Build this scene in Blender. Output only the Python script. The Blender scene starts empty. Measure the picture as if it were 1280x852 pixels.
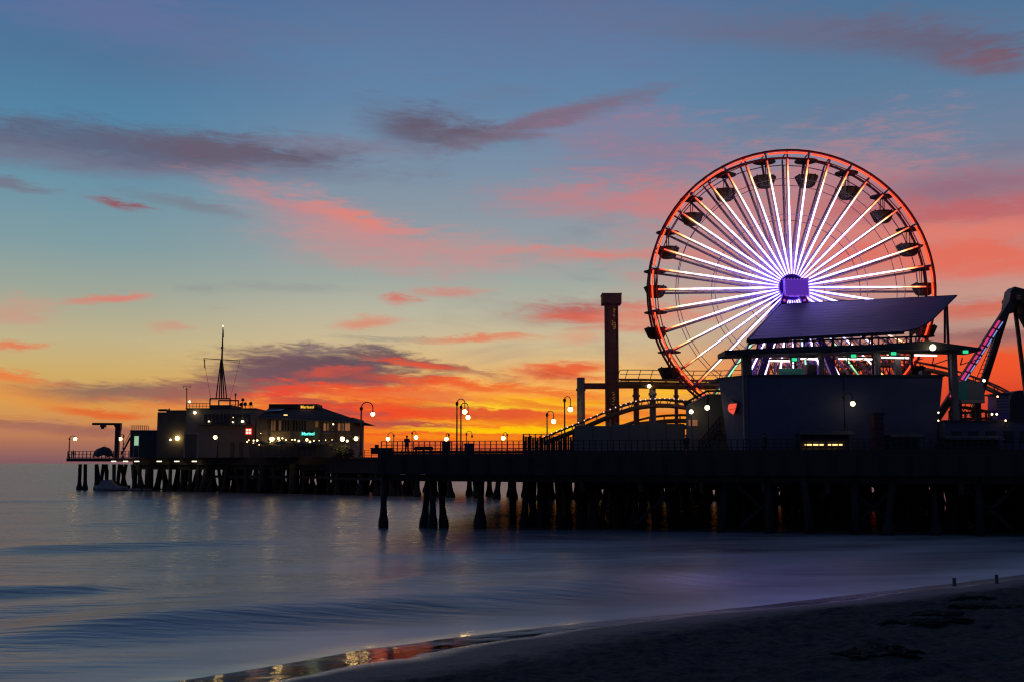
import bpy, bmesh, math, random
import numpy as np
from mathutils import Vector, Matrix

random.seed(7)
RNG = np.random.default_rng(11)
scene = bpy.context.scene
COL = scene.collection
PI = math.pi

# ------------------------------------------------------------------ camera
FPX = 1408.0                       # focal length in photograph pixels (1280 wide)
EYE = 6.0
PITCH = math.atan(152.0 / FPX)
cam_d = bpy.data.cameras.new("camera")
cam_d.sensor_width = 36.0
cam_d.lens = 36.0 * FPX / 1280.0
cam_d.clip_start = 0.3
cam_d.clip_end = 30000.0
cam = bpy.data.objects.new("camera", cam_d)
COL.objects.link(cam)
cam.location = (0, 0, EYE)
cam.rotation_euler = (PI / 2 + PITCH, 0, 0)
scene.camera = cam
CP, SP = math.cos(PITCH), math.sin(PITCH)


def ray(px, py):
    xc, yc = (px - 640.0) / FPX, (426.0 - py) / FPX
    return Vector((xc, CP - yc * SP, SP + yc * CP))


def P(px, py, Y):
    """Point of the photograph's pixel at world depth Y."""
    d = ray(px, py)
    return Vector((0, 0, EYE)) + d * (Y / d.y)


def G(px, py, z=0.0):
    """Point of the pixel on the level z."""
    d = ray(px, py)
    return Vector((0, 0, EYE)) + d * ((z - EYE) / d.z)


def AE(px, py):
    d = ray(px, py)
    return math.degrees(math.atan2(d.x, d.y)), math.degrees(math.atan2(d.z, math.hypot(d.x, d.y)))


def lin(c):
    return tuple(((v / 255.0) / 12.92 if v / 255.0 <= 0.04045 else ((v / 255.0 + 0.055) / 1.055) ** 2.4) for v in c)


# ------------------------------------------------------------------ render settings
scene.view_settings.view_transform = 'Standard'
scene.view_settings.look = 'None'
scene.view_settings.exposure = 0.0
scene.view_settings.gamma = 1.0
scene.render.engine = 'CYCLES'
scene.cycles.use_denoising = True
scene.cycles.max_bounces = 5
scene.cycles.diffuse_bounces = 2
scene.cycles.glossy_bounces = 4
scene.cycles.sample_clamp_indirect = 6.0
scene.cycles.filter_width = 1.25
scene.render.film_transparent = False

# ------------------------------------------------------------------ world: dusk sky after sunset
world = bpy.data.worlds.new("World")
scene.world = world
world.use_nodes = True
WT = world.node_tree
for n in list(WT.nodes):
    WT.nodes.remove(n)
WN, WL = WT.nodes, WT.links


def wnew(t, **kw):
    n = WN.new(t)
    for k, v in kw.items():
        setattr(n, k, v)
    return n


def wset(sock, v):
    if isinstance(v, bpy.types.NodeSocket):
        WL.new(v, sock)
    else:
        sock.default_value = v


def wm(op, a, b=0.0, c=None, clamp=False):
    n = wnew('ShaderNodeMath', operation=op, use_clamp=clamp)
    wset(n.inputs[0], a)
    wset(n.inputs[1], b)
    if c is not None:
        wset(n.inputs[2], c)
    return n.outputs[0]


def wrange(v, a, b, c=0.0, d=1.0, smooth=True):
    n = wnew('ShaderNodeMapRange', interpolation_type='SMOOTHSTEP' if smooth else 'LINEAR')
    n.clamp = True
    wset(n.inputs['Value'], v)
    n.inputs['From Min'].default_value = a
    n.inputs['From Max'].default_value = b
    n.inputs['To Min'].default_value = c
    n.inputs['To Max'].default_value = d
    return n.outputs['Result']


def wmix(f, a, b):
    n = wnew('ShaderNodeMix', data_type='RGBA')
    wset(n.inputs[0], f)
    for s, v in ((n.inputs[6], a), (n.inputs[7], b)):
        if isinstance(v, bpy.types.NodeSocket):
            WL.new(v, s)
        else:
            s.default_value = (*v, 1.0)
    return n.outputs[2]


def wxyz(x, y, z=0.0):
    n = wnew('ShaderNodeCombineXYZ')
    wset(n.inputs[0], x)
    wset(n.inputs[1], y)
    wset(n.inputs[2], z)
    return n.outputs[0]


def wnoise(vec, scale, detail=4.0, rough=0.55, dist=0.0):
    n = wnew('ShaderNodeTexNoise', noise_dimensions='3D')
    WL.new(vec, n.inputs['Vector'])
    n.inputs['Scale'].default_value = scale
    n.inputs['Detail'].default_value = detail
    n.inputs['Roughness'].default_value = rough
    n.inputs['Distortion'].default_value = dist
    return n.outputs[0]


tc = wnew('ShaderNodeTexCoord')
sep = wnew('ShaderNodeSeparateXYZ')
WL.new(tc.outputs['Generated'], sep.inputs[0])
DX, DY, DZ = sep.outputs
AZ = wm('MULTIPLY', wm('ARCTAN2', DX, DY), 180 / PI)
EL = wm('MULTIPLY', wm('ARCSINE', DZ), 180 / PI)

RAMP_TOP = 50.0


def sky_ramp(stops, px):
    n = wnew('ShaderNodeValToRGB')
    WL.new(wm('DIVIDE', EL, RAMP_TOP, clamp=True), n.inputs[0])
    cr = n.color_ramp
    pts = []
    for y, c in stops:
        e = AE(px, y)[1] if y is not None else RAMP_TOP
        pts.append((max(0.0, min(1.0, e / RAMP_TOP)), c))
    pts.sort(key=lambda t: t[0])
    cr.elements[0].position, cr.elements[0].color = pts[0][0], (*lin(pts[0][1]), 1)
    cr.elements[1].position, cr.elements[1].color = pts[-1][0], (*lin(pts[-1][1]), 1)
    for p, c in pts[1:-1]:
        e = cr.elements.new(p)
        e.color = (*lin(c), 1)
    return n.outputs[0]


OVER = (40, 60, 96)
r_left = sky_ramp([(None, OVER), (0, (80, 112, 156)), (60, (79, 117, 153)), (140, (84, 132, 165)), (220, (106, 146, 166)),
                   (300, (128, 156, 162)), (360, (158, 166, 152)), (420, (192, 178, 138)), (460, (206, 173, 108)),
                   (500, (216, 160, 84)), (530, (208, 138, 82)), (555, (168, 110, 90)), (577, (128, 90, 96))], 60)
r_mid = sky_ramp([(None, OVER), (0, (88, 114, 154)), (60, (93, 125, 162)), (130, (100, 132, 166)), (220, (125, 145, 165)),
                  (300, (148, 156, 162)), (350, (160, 168, 161)), (390, (186, 182, 160)), (430, (208, 187, 146)),
                  (465, (238, 188, 112)), (495, (252, 165, 62)), (525, (255, 160, 20)), (550, (250, 125, 22)), (577, (214, 76, 34))], 600)
r_right = sky_ramp([(None, OVER), (0, (82, 115, 150)), (100, (94, 126, 158)), (180, (116, 131, 156)), (230, (150, 126, 140)),
                    (290, (206, 130, 122)), (340, (204, 142, 130)), (390, (196, 158, 142)), (415, (186, 138, 124)),
                    (440, (220, 104, 68)), (462, (230, 84, 48)), (490, (218, 72, 42)), (577, (150, 52, 44))], 1230)
r_back = sky_ramp([(None, OVER), (0, (38, 50, 82)), (300, (46, 52, 80)), (480, (52, 50, 74)), (577, (38, 40, 60))], 640)
base = wmix(wrange(AZ, -21.0, -6.0), r_left, r_mid)
base = wmix(wrange(AZ, 4.0, 18.0), base, r_right)
base = wmix(wrange(wm('ABSOLUTE', AZ), 45.0, 110.0), base, r_back)

# wind-drawn noise that frays the clouds
v_st = wxyz(wm('MULTIPLY', AZ, 0.16), wm('MULTIPLY', EL, 0.75), 3.1)
n_big = wnoise(v_st, 0.55, 5.0, 0.6, 0.4)
n_w1 = wnoise(wxyz(wm('MULTIPLY', AZ, 0.13), wm('MULTIPLY', EL, 0.42), 9.7), 0.8, 4.0, 0.55)
n_w2 = wnoise(wxyz(wm('MULTIPLY', AZ, 0.10), wm('MULTIPLY', EL, 0.30), 21.3), 0.9, 4.0, 0.55)
n_fine = wnoise(wxyz(wm('MULTIPLY', AZ, 0.35), wm('MULTIPLY', EL, 1.7), 5.5), 1.1, 6.0, 0.62, 0.6)
n_fib = wnoise(wxyz(wm('MULTIPLY', AZ, 0.55), wm('MULTIPLY', wm('ADD', EL, wm('MULTIPLY', AZ, 0.05)), 3.2), 15.5), 1.3, 7.0, 0.66, 0.9)
WA = wm('ADD', wm('ADD', AZ, wm('MULTIPLY', wm('SUBTRACT', n_w1, 0.5), 4.0)), wm('MULTIPLY', wm('SUBTRACT', n_fine, 0.5), 3.0))
WE = wm('ADD', wm('ADD', EL, wm('MULTIPLY', wm('SUBTRACT', n_w2, 0.5), 1.5)), wm('MULTIPLY', wm('SUBTRACT', n_fib, 0.5), 0.7))
WVEC = wxyz(WA, WE, 0.0)
FR = wm('MULTIPLY', wm('SUBTRACT', wm('ADD', wm('ADD', wm('MULTIPLY', n_big, 0.4), wm('MULTIPLY', n_fine, 0.35)), wm('MULTIPLY', n_fib, 0.25)), 0.5), 2.6)
DEG = math.degrees(1.0 / FPX)


def cloud(cur, x, y, rx, ry, rot, col, alpha=0.8, fray=1.1, soft=0.75):
    a, e = AE(x, y)
    m = wnew('ShaderNodeMapping', vector_type='TEXTURE')
    WL.new(WVEC, m.inputs['Vector'])
    m.inputs['Location'].default_value = (a, e, 0)
    m.inputs['Rotation'].default_value = (0, 0, math.radians(-rot))
    m.inputs['Scale'].default_value = (rx * DEG * 1.45, ry * DEG * 1.5, 1)
    ln = wnew('ShaderNodeVectorMath', operation='LENGTH')
    WL.new(m.outputs[0], ln.inputs[0])
    q = wm('MULTIPLY_ADD', FR, fray, ln.outputs['Value'])
    f = wrange(q, 1.05, 1.05 - max(soft, 0.8) * 1.15, 0.0, alpha * 0.93)
    return wmix(f, cur, lin(col))


def clouds(cur, rows):
    # every 16 clouds the lookup is chained to the layers so far, which keeps the shader's working memory small
    global WVEC, FR
    for i, r in enumerate(rows):
        if i and i % 16 == 0:
            bw = wnew('ShaderNodeRGBToBW')
            WL.new(cur, bw.inputs[0])
            tiny = wm('MULTIPLY', bw.outputs[0], 1e-6)
            FR = wm('ADD', FR, tiny)
            va = wnew('ShaderNodeVectorMath', operation='ADD')
            WL.new(WVEC, va.inputs[0])
            WL.new(tiny, va.inputs[1])
            WVEC = va.outputs[0]
        cur = cloud(cur, *r)
    return cur


sky = base
# thin veil over the whole dome, so that it goes on outside the frame
sky = wmix(wrange(n_big, 0.52, 0.78, 0.0, 0.35), sky, lin((112, 108, 132)))
# (x, y, rx, ry, rotation (positive = falls to the right), colour, alpha, fray, softness)
sky = clouds(sky, [
    # high mauve and slate bands
    (170, 25, 190, 42, 10, (108, 114, 155), 0.55, 1.2, 0.9),
    (690, 30, 260, 50, 0, (106, 114, 150), 0.45, 1.2, 0.9),
    (90, 192, 330, 20, 0, (116, 108, 130), 0.75, 0.8, 0.8),
    (130, 174, 210, 20, -1, (92, 97, 122), 0.9, 0.9, 0.8),
    (285, 186, 120, 15, 3, (103, 92, 110), 0.95, 0.8, 0.7),
    (530, 158, 78, 25, 6, (98, 90, 110), 0.95, 1.0, 0.7),
    (580, 168, 80, 14, 4, (104, 90, 106), 0.8, 0.9, 0.7),
    (690, 155, 130, 11, -14, (122, 102, 120), 0.9, 0.8, 0.8),
    (440, 185, 110, 9, 2, (128, 122, 142), 0.6, 0.9, 0.8),
    (1010, 38, 230, 20, 6, (108, 106, 132), 0.7, 1.0, 0.8),
    (1180, 58, 130, 22, 14, (104, 96, 118), 0.85, 1.2, 0.85),
    (1235, 78, 60, 15, 8, (128, 86, 96), 0.7, 1.2, 0.9),
    # red flecks on the left
    (8, 233, 40, 7, 5, (118, 104, 124), 0.7, 0.8, 0.8),
    (145, 258, 40, 5, 7, (146, 80, 90), 0.95, 1.0, 0.9),
    (225, 258, 70, 7, 8, (122, 120, 132), 0.6, 0.9, 0.8),
    # salmon drift in the middle
    (330, 250, 60, 10, 20, (176, 130, 140), 0.7, 1.2, 0.95),
    (425, 282, 150, 26, 15, (206, 138, 138), 0.7, 1.2, 0.95),
    (445, 276, 90, 9, 12, (236, 128, 110), 0.75, 1.3, 0.95),
    (570, 316, 170, 26, 3, (200, 144, 142), 0.75, 1.3, 0.95),
    (770, 318, 150, 10, 1, (226, 126, 112), 0.8, 1.2, 0.95),
    (820, 190, 130, 40, 8, (150, 116, 142), 0.6, 1.3, 0.95),
    (780, 250, 150, 24, 2, (206, 120, 122), 0.7, 1.3, 0.95),
    # behind and right of the wheel
    (1000, 285, 215, 100, 0, (208, 130, 128), 0.8, 1.3, 0.95),
    (1210, 232, 130, 20, 3, (148, 104, 124), 0.8, 1.0, 0.85),
    (1200, 262, 170, 18, 4, (190, 98, 102), 0.85, 1.0, 0.8),
    (1210, 322, 150, 20, 5, (230, 106, 84), 0.85, 1.3, 0.85),
    (1190, 290, 130, 14, 3, (224, 126, 110), 0.8, 1.0, 0.8),
    (1225, 388, 110, 12, 0, (214, 92, 70), 0.8, 1.0, 0.8),
    (1240, 424, 120, 10, 0, (150, 98, 98), 0.9, 1.1, 0.8),
    (1200, 455, 150, 14, 2, (240, 84, 42), 0.9, 1.0, 0.8),
    # low on the left
    (140, 376, 52, 5, -7, (220, 126, 112), 0.9, 1.1, 0.9),
    (10, 392, 50, 16, 0, (206, 150, 132), 0.7, 0.9, 0.9),
    (215, 414, 25, 7, 3, (206, 150, 126), 0.7, 0.8, 0.9),
    (22, 436, 32, 4, -2, (230, 116, 78), 0.9, 1.0, 0.9),
    (25, 470, 55, 6, 8, (236, 120, 60), 0.9, 1.0, 0.9),
    (60, 492, 80, 12, 6, (228, 142, 66), 0.8, 0.9, 0.8),
    (190, 487, 125, 11, 0, (138, 104, 94), 1.0, 0.8, 0.8),
    (120, 513, 40, 6, 6, (226, 98, 44), 0.9, 0.7, 0.7),
    (110, 538, 170, 7, 3, (160, 100, 90), 0.75, 1.1, 0.9),
    (40, 528, 90, 7, 4, (160, 104, 88), 0.8, 0.8, 0.8),
    # flecks in the clear strip
    (492, 373, 24, 6, 2, (214, 112, 100), 0.9, 1.1, 0.9),
    (560, 368, 42, 7, 0, (206, 136, 124), 0.8, 0.8, 0.8),
    (440, 401, 34, 9, -6, (218, 136, 112), 0.85, 0.8, 0.8),
    (590, 423, 80, 5, -2, (226, 128, 94), 0.95, 0.6, 0.7),
    (470, 423, 70, 4, 1, (160, 150, 132), 0.7, 0.7, 0.8),
    (715, 392, 88, 15, -2, (186, 92, 88), 0.95, 1.0, 0.7),
    (705, 398, 60, 7, 0, (222, 92, 70), 0.8, 0.9, 0.8),
    (800, 394, 90, 14, -3, (224, 130, 108), 0.8, 1.0, 0.8),
    (720, 420, 30, 10, 0, (228, 140, 112), 0.6, 0.9, 0.9),
    # the burning bank over the restaurant
    (480, 514, 220, 30, 2, (236, 88, 42), 0.9, 1.0, 0.8),
    (385, 466, 135, 26, -4, (110, 82, 92), 1.0, 1.1, 0.8),
    (340, 476, 70, 18, 0, (114, 84, 94), 1.0, 1.0, 0.8),
    (440, 462, 110, 14, 4, (108, 80, 90), 0.95, 1.1, 0.8),
    (455, 449, 75, 12, 5, (96, 82, 92), 0.95, 1.4, 0.7),
    (400, 442, 60, 6, -4, (132, 110, 110), 0.8, 1.3, 0.8),
    (545, 461, 95, 6, 8, (150, 80, 80), 0.95, 0.9, 0.7),
    (420, 467, 42, 5, -3, (218, 84, 62), 0.85, 1.3, 0.8),
    (510, 459, 70, 4, 6, (232, 84, 52), 0.9, 1.0, 0.8),
    (345, 493, 50, 8, -3, (238, 72, 50), 0.95, 1.2, 0.8),
    (450, 490, 120, 8, 3, (240, 80, 44), 0.95, 1.2, 0.8),
    (470, 476, 55, 8, 3, (126, 80, 86), 0.9, 1.2, 0.75),
    (400, 502, 60, 5, 3, (176, 76, 72), 0.8, 1.2, 0.8),
    (560, 482, 90, 6, 4, (236, 84, 42), 0.95, 1.1, 0.8),
    (540, 497, 110, 5, 2, (232, 130, 70), 0.8, 1.2, 0.8),
    (500, 516, 150, 10, 2, (240, 70, 38), 0.95, 1.2, 0.8),
    (490, 531, 90, 6, 2, (178, 80, 72), 0.9, 1.2, 0.8),
    (440, 515, 50, 4, 2, (168, 80, 78), 0.8, 1.2, 0.8),
    (560, 508, 70, 3, 1, (168, 92, 66), 0.8, 1.2, 0.8),
    (500, 545, 130, 6, 0, (236, 84, 40), 0.85, 1.1, 0.8),
    # streaks over the glow
    (700, 461, 66, 12, -1, (232, 84, 46), 0.95, 1.2, 0.75),
    (690, 469, 50, 5, 2, (206, 84, 60), 0.8, 1.2, 0.8),
    (690, 487, 110, 5, 2, (238, 112, 48), 0.9, 1.1, 0.8),
    (720, 498, 110, 5, 0, (255, 196, 30), 0.9, 1.0, 0.8),
    (650, 506, 120, 4, 0, (255, 214, 44), 0.9, 1.0, 0.8),
    (690, 516, 120, 5, 1, (236, 92, 36), 0.9, 1.1, 0.8),
    (600, 520, 80, 5, 2, (214, 90, 54), 0.85, 1.1, 0.8),
    (680, 526, 120, 3, 1, (240, 130, 30), 0.85, 1.1, 0.8),
    (640, 537, 150, 4, -1, (255, 206, 6), 0.95, 1.0, 0.8),
    (600, 528, 90, 3, 0, (255, 180, 40), 0.7, 1.0, 0.8),
    (850, 488, 90, 13, -3, (255, 200, 30), 0.75, 1.1, 0.9),
    (790, 478, 110, 4, 2, (240, 140, 60), 0.8, 1.2, 0.9),
    (800, 497, 120, 4, 1, (240, 128, 36), 0.85, 1.2, 0.85),
    (740, 506, 130, 4, 2, (232, 104, 40), 0.85, 1.2, 0.85),
    (720, 527, 150, 4, 1, (236, 110, 32), 0.85, 1.2, 0.85),
    (600, 512, 120, 4, 2, (226, 92, 50), 0.85, 1.2, 0.85),
    (840, 510, 110, 5, 2, (244, 128, 30), 0.85, 1.1, 0.8),
    (800, 530, 110, 5, 0, (250, 186, 16), 0.8, 1.0, 0.8),
    (600, 559, 220, 6, 0, (204, 84, 50), 0.9, 1.0, 0.8),
    (590, 548, 130, 3, 0, (252, 150, 20), 0.8, 1.1, 0.8),
    (760, 552, 160, 6, 0, (238, 116, 26), 0.8, 1.1, 0.8),
])
bg = wnew('ShaderNodeBackground')
WL.new(sky, bg.inputs['Color'])
bg.inputs['Strength'].default_value = 1.0
wo = wnew('ShaderNodeOutputWorld')
WL.new(bg.outputs[0], wo.inputs['Surface'])
world.cycles.sampling_method = 'MANUAL'
world.cycles.sample_map_resolution = 512

# ------------------------------------------------------------------ materials
def mat(name, col, rough=0.7, metal=0.0, var=0.25, scale=6.0, bump=0.0, stretch=(1, 1, 1), coat=0.0):
    m = bpy.data.materials.new(name)
    m.use_nodes = True
    t = m.node_tree
    b = t.nodes['Principled BSDF']
    b.inputs['Roughness'].default_value = rough
    b.inputs['Metallic'].default_value = metal
    b.inputs['Coat Weight'].default_value = coat
    tcn = t.nodes.new('ShaderNodeTexCoord')
    mp = t.nodes.new('ShaderNodeMapping')
    mp.inputs['Scale'].default_value = stretch
    t.links.new(tcn.outputs['Object'], mp.inputs['Vector'])
    nz = t.nodes.new('ShaderNodeTexNoise')
    nz.inputs['Scale'].default_value = scale
    nz.inputs['Detail'].default_value = 5
    nz.inputs['Roughness'].default_value = 0.6
    t.links.new(mp.outputs[0], nz.inputs['Vector'])
    mx = t.nodes.new('ShaderNodeMix')
    mx.data_type = 'RGBA'
    t.links.new(nz.outputs[0], mx.inputs[0])
    mx.inputs[6].default_value = (*[c * (1 - var) for c in col], 1)
    mx.inputs[7].default_value = (*[min(1, c * (1 + var)) for c in col], 1)
    t.links.new(mx.outputs[2], b.inputs['Base Color'])
    if bump:
        bp = t.nodes.new('ShaderNodeBump')
        bp.inputs['Strength'].default_value = bump
        bp.inputs['Distance'].default_value = 0.05
        t.links.new(nz.outputs[0], bp.inputs['Height'])
        t.links.new(bp.outputs[0], b.inputs['Normal'])
    return m


def glow(name, col, strength):
    m = bpy.data.materials.new(name)
    m.use_nodes = True
    b = m.node_tree.nodes['Principled BSDF']
    b.inputs['Base Color'].default_value = (*[min(0.8, c * 0.6) for c in col], 1)
    b.inputs['Roughness'].default_value = 0.4
    b.inputs['Emission Color'].default_value = (*col, 1)
    b.inputs['Emission Strength'].default_value = strength
    return m


M = {
    'timber': mat('weathered timber', (0.055, 0.044, 0.036), 0.85, 0, 0.4, 3.0, 0.4, (1, 1, 0.15)),
    'pile': mat('tarred pile timber', (0.03, 0.025, 0.022), 0.75, 0, 0.5, 4.0, 0.6, (1, 1, 0.3)),
    'steel': mat('dark painted steel', (0.05, 0.045, 0.05), 0.5, 0.3, 0.25, 5.0),
    'rim': mat('red painted steel', (0.34, 0.03, 0.02), 0.45, 0.1, 0.2, 3.0),
    'spoke': mat('grey painted spoke', (0.20, 0.16, 0.22), 0.5, 0.3, 0.2, 3.0),
    'gondola': mat('gondola shell', (0.06, 0.04, 0.03), 0.5, 0.0, 0.3, 4.0),
    'violet': mat('violet painted steel', (0.22, 0.10, 0.42), 0.5, 0.0, 0.2, 2.0),
    'hall': mat('slate blue rendered wall', (0.12, 0.12, 0.185), 0.8, 0, 0.25, 0.7, 0.15),
    'hall_trim': mat('dark trim', (0.04, 0.04, 0.055), 0.7, 0, 0.2, 2.0),
    'roofsheet': mat('blue grey roofing sheet', (0.13, 0.12, 0.22), 0.6, 0.1, 0.15, 1.2),
    'roofdark': mat('dark roof boarding', (0.06, 0.06, 0.07), 0.7, 0, 0.2, 1.5),
    'greywall': mat('pale grey wall', (0.26, 0.235, 0.20), 0.85, 0, 0.15, 0.8, 0.1),
    'office': mat('weathered grey cladding', (0.20, 0.17, 0.14), 0.85, 0, 0.25, 0.6, 0.1),
    'office_dark': mat('dark cladding', (0.09, 0.085, 0.08), 0.85, 0, 0.25, 0.8),
    'tower': mat('brown tower cladding', (0.22, 0.085, 0.05), 0.7, 0, 0.35, 0.8),
    'tile': mat('brown roof tiles', (0.10, 0.06, 0.045), 0.8, 0, 0.35, 2.0, 0.3),
    'track': mat('yellow brown coaster steel', (0.30, 0.17, 0.05), 0.55, 0.1, 0.2, 2.0),
    'column': mat('maroon coaster column', (0.20, 0.06, 0.05), 0.6, 0.1, 0.2, 1.0),
    'greycol': mat('grey coaster column', (0.22, 0.20, 0.19), 0.6, 0.1, 0.2, 1.0),
    'teal': mat('teal panel', (0.08, 0.42, 0.36), 0.6, 0, 0.15, 1.0),
    'panel': mat('grey panel', (0.30, 0.28, 0.28), 0.7, 0, 0.15, 1.0),
    'cream': mat('cream panel', (0.55, 0.46, 0.33), 0.7, 0, 0.15, 1.0),
    'swing': mat('brown painted swing frame', (0.12, 0.075, 0.05), 0.5, 0.1, 0.2, 1.5),
    'glass': mat('dark window glass', (0.03, 0.035, 0.04), 0.12, 0, 0.1, 1.0),
    'leaf': mat('dark leaves', (0.045, 0.06, 0.028), 0.8),
    'canvas': mat('dark canvas', (0.07, 0.08, 0.07), 0.9, 0, 0.2, 2.0),
    'tarp': mat('dark tarpaulin', (0.05, 0.05, 0.05), 0.8, 0, 0.2, 2.0, 0.4),
    'hull': mat('pale boat hull', (0.30, 0.31, 0.33), 0.4, 0, 0.15, 2.0),
    'cloth': mat('dark clothing', (0.04, 0.04, 0.05), 0.9, 0, 0.2, 8.0),
    'skin': mat('skin', (0.35, 0.2, 0.14), 0.6, 0, 0.1, 8.0),
    'hair': mat('dark hair', (0.03, 0.02, 0.015), 0.7, 0, 0.2, 20.0),
    'kelp': mat('wet kelp', (0.005, 0.005, 0.004), 0.95, 0, 0.4, 6.0),
    'post': mat('grey marker post', (0.14, 0.13, 0.13), 0.8, 0, 0.3, 5.0),
    'lamp_warm': glow('warm lamp globe', (1.0, 0.64, 0.20), 22.0),
    'lamp_white': glow('white lamp globe', (1.0, 0.82, 0.46), 6.0),
    'bulb': glow('small warm bulb', (1.0, 0.62, 0.25), 5.0),
    'bulb_pink': glow('small pink bulb', (1.0, 0.62, 0.66), 1.6),
    'bulb_amber': glow('amber tower bulb', (1.0, 0.45, 0.06), 0.3),
    'neon_red': glow('red neon tube', (1.0, 0.06, 0.012), 1.9),
    'neon_pink': glow('pink neon tube', (1.0, 0.06, 0.28), 0.6),
    'neon_blue': glow('blue neon tube', (0.25, 0.4, 1.0), 0.8),
    'neon_teal': glow('teal neon lettering', (0.12, 0.9, 0.68), 1.7),
    'neon_yellow': glow('amber lettering', (1.0, 0.55, 0.06), 0.9),
    'green': glow('green lamp', (0.05, 1.0, 0.42), 0.75),
    'tube_white': glow('white fluorescent tube', (1.0, 0.86, 0.8), 3.0),
    'strip_yellow': glow('amber strip light', (1.0, 0.62, 0.2), 2.2),
    'deck_light': glow('deck flood light', (1.0, 0.82, 0.5), 4.0),
    'win_warm': glow('dim warm window', (1.0, 0.42, 0.2), 0.16),
    'win_dim': glow('faint warm window', (1.0, 0.5, 0.25), 0.05),
    'red_sign': glow('red sign face', (1.0, 0.09, 0.05), 0.85),
    'white_sign': glow('white sign panes', (1.0, 0.75, 0.6), 1.3),
    'door_green': glow('green lit doorway', (0.6, 1.0, 0.6), 0.5),
    'hub_violet': glow('violet hub panel', (0.2, 0.05, 0.75), 0.42),
    'hub_bulb': glow('violet hub bulb', (0.5, 0.15, 1.0), 0.4),
    'leg_bulb': glow('magenta leg bulb', (0.9, 0.12, 0.9), 0.5),
}


def spoke_light_mat(name, stops, strength):
    m = bpy.data.materials.new(name)
    m.use_nodes = True
    t = m.node_tree
    b = t.nodes['Principled BSDF']
    tcn = t.nodes.new('ShaderNodeTexCoord')
    sp = t.nodes.new('ShaderNodeSeparateXYZ')
    t.links.new(tcn.outputs['Object'], sp.inputs[0])
    dv = t.nodes.new('ShaderNodeMath')
    dv.operation = 'DIVIDE'
    t.links.new(sp.outputs[0], dv.inputs[0])
    dv.inputs[1].default_value = 14.0
    cr = t.nodes.new('ShaderNodeValToRGB')
    t.links.new(dv.outputs[0], cr.inputs[0])
    r = cr.color_ramp
    r.elements[0].position, r.elements[0].color = stops[0][0], (*stops[0][1], 1)
    r.elements[1].position, r.elements[1].color = stops[-1][0], (*stops[-1][1], 1)
    for p, c in stops[1:-1]:
        e = r.elements.new(p)
        e.color = (*c, 1)
    t.links.new(cr.outputs[0], b.inputs['Emission Color'])
    oi = t.nodes.new('ShaderNodeObjectInfo')
    nz = t.nodes.new('ShaderNodeTexNoise')
    nz.noise_dimensions = '2D'
    cx_ = t.nodes.new('ShaderNodeCombineXYZ')
    t.links.new(sp.outputs[0], cx_.inputs[0])
    t.links.new(oi.outputs['Random'], cx_.inputs[1])
    sc2 = t.nodes.new('ShaderNodeVectorMath')
    sc2.operation = 'MULTIPLY'
    t.links.new(cx_.outputs[0], sc2.inputs[0])
    sc2.inputs[1].default_value = (1.6, 40.0, 1.0)
    t.links.new(sc2.outputs[0], nz.inputs['Vector'])
    nz.inputs['Scale'].default_value = 1.0
    nz.inputs['Detail'].default_value = 3
    mr = t.nodes.new('ShaderNodeMapRange')
    t.links.new(nz.outputs[0], mr.inputs[0])
    mr.inputs[1].default_value = 0.3
    mr.inputs[2].default_value = 0.7
    mr.inputs[3].default_value = strength * 0.45
    mr.inputs[4].default_value = strength * 1.2
    t.links.new(mr.outputs[0], b.inputs['Emission Strength'])
    return m


# the spokes' LED strips change colour along their length
M['spoke_light'] = spoke_light_mat('spoke LED strip', [
    (0.0, (0.12, 0.04, 0.6)), (0.12, (0.30, 0.20, 1.2)), (0.28, (0.48, 0.37, 1.2)), (0.5, (0.58, 0.42, 0.9)), (0.74, (0.45, 0.30, 0.24)),
    (0.85, (0.38, 0.15, 0.045)), (0.905, (0.24, 0.024, 0.005)), (1.0, (0.18, 0.018, 0.004))], 8.5)
M['spoke_green'] = spoke_light_mat('green spoke LED strip', [
    (0.0, (0.7, 0.4, 1.0)), (0.35, (0.8, 0.8, 0.9)), (0.5, (0.3, 0.9, 0.45)), (0.72, (0.25, 0.8, 0.3)), (1.0, (0.1, 0.4, 0.1))], 1.6)

# ------------------------------------------------------------------ mesh building helpers
W = {}          # world location of every object that has children


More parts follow.
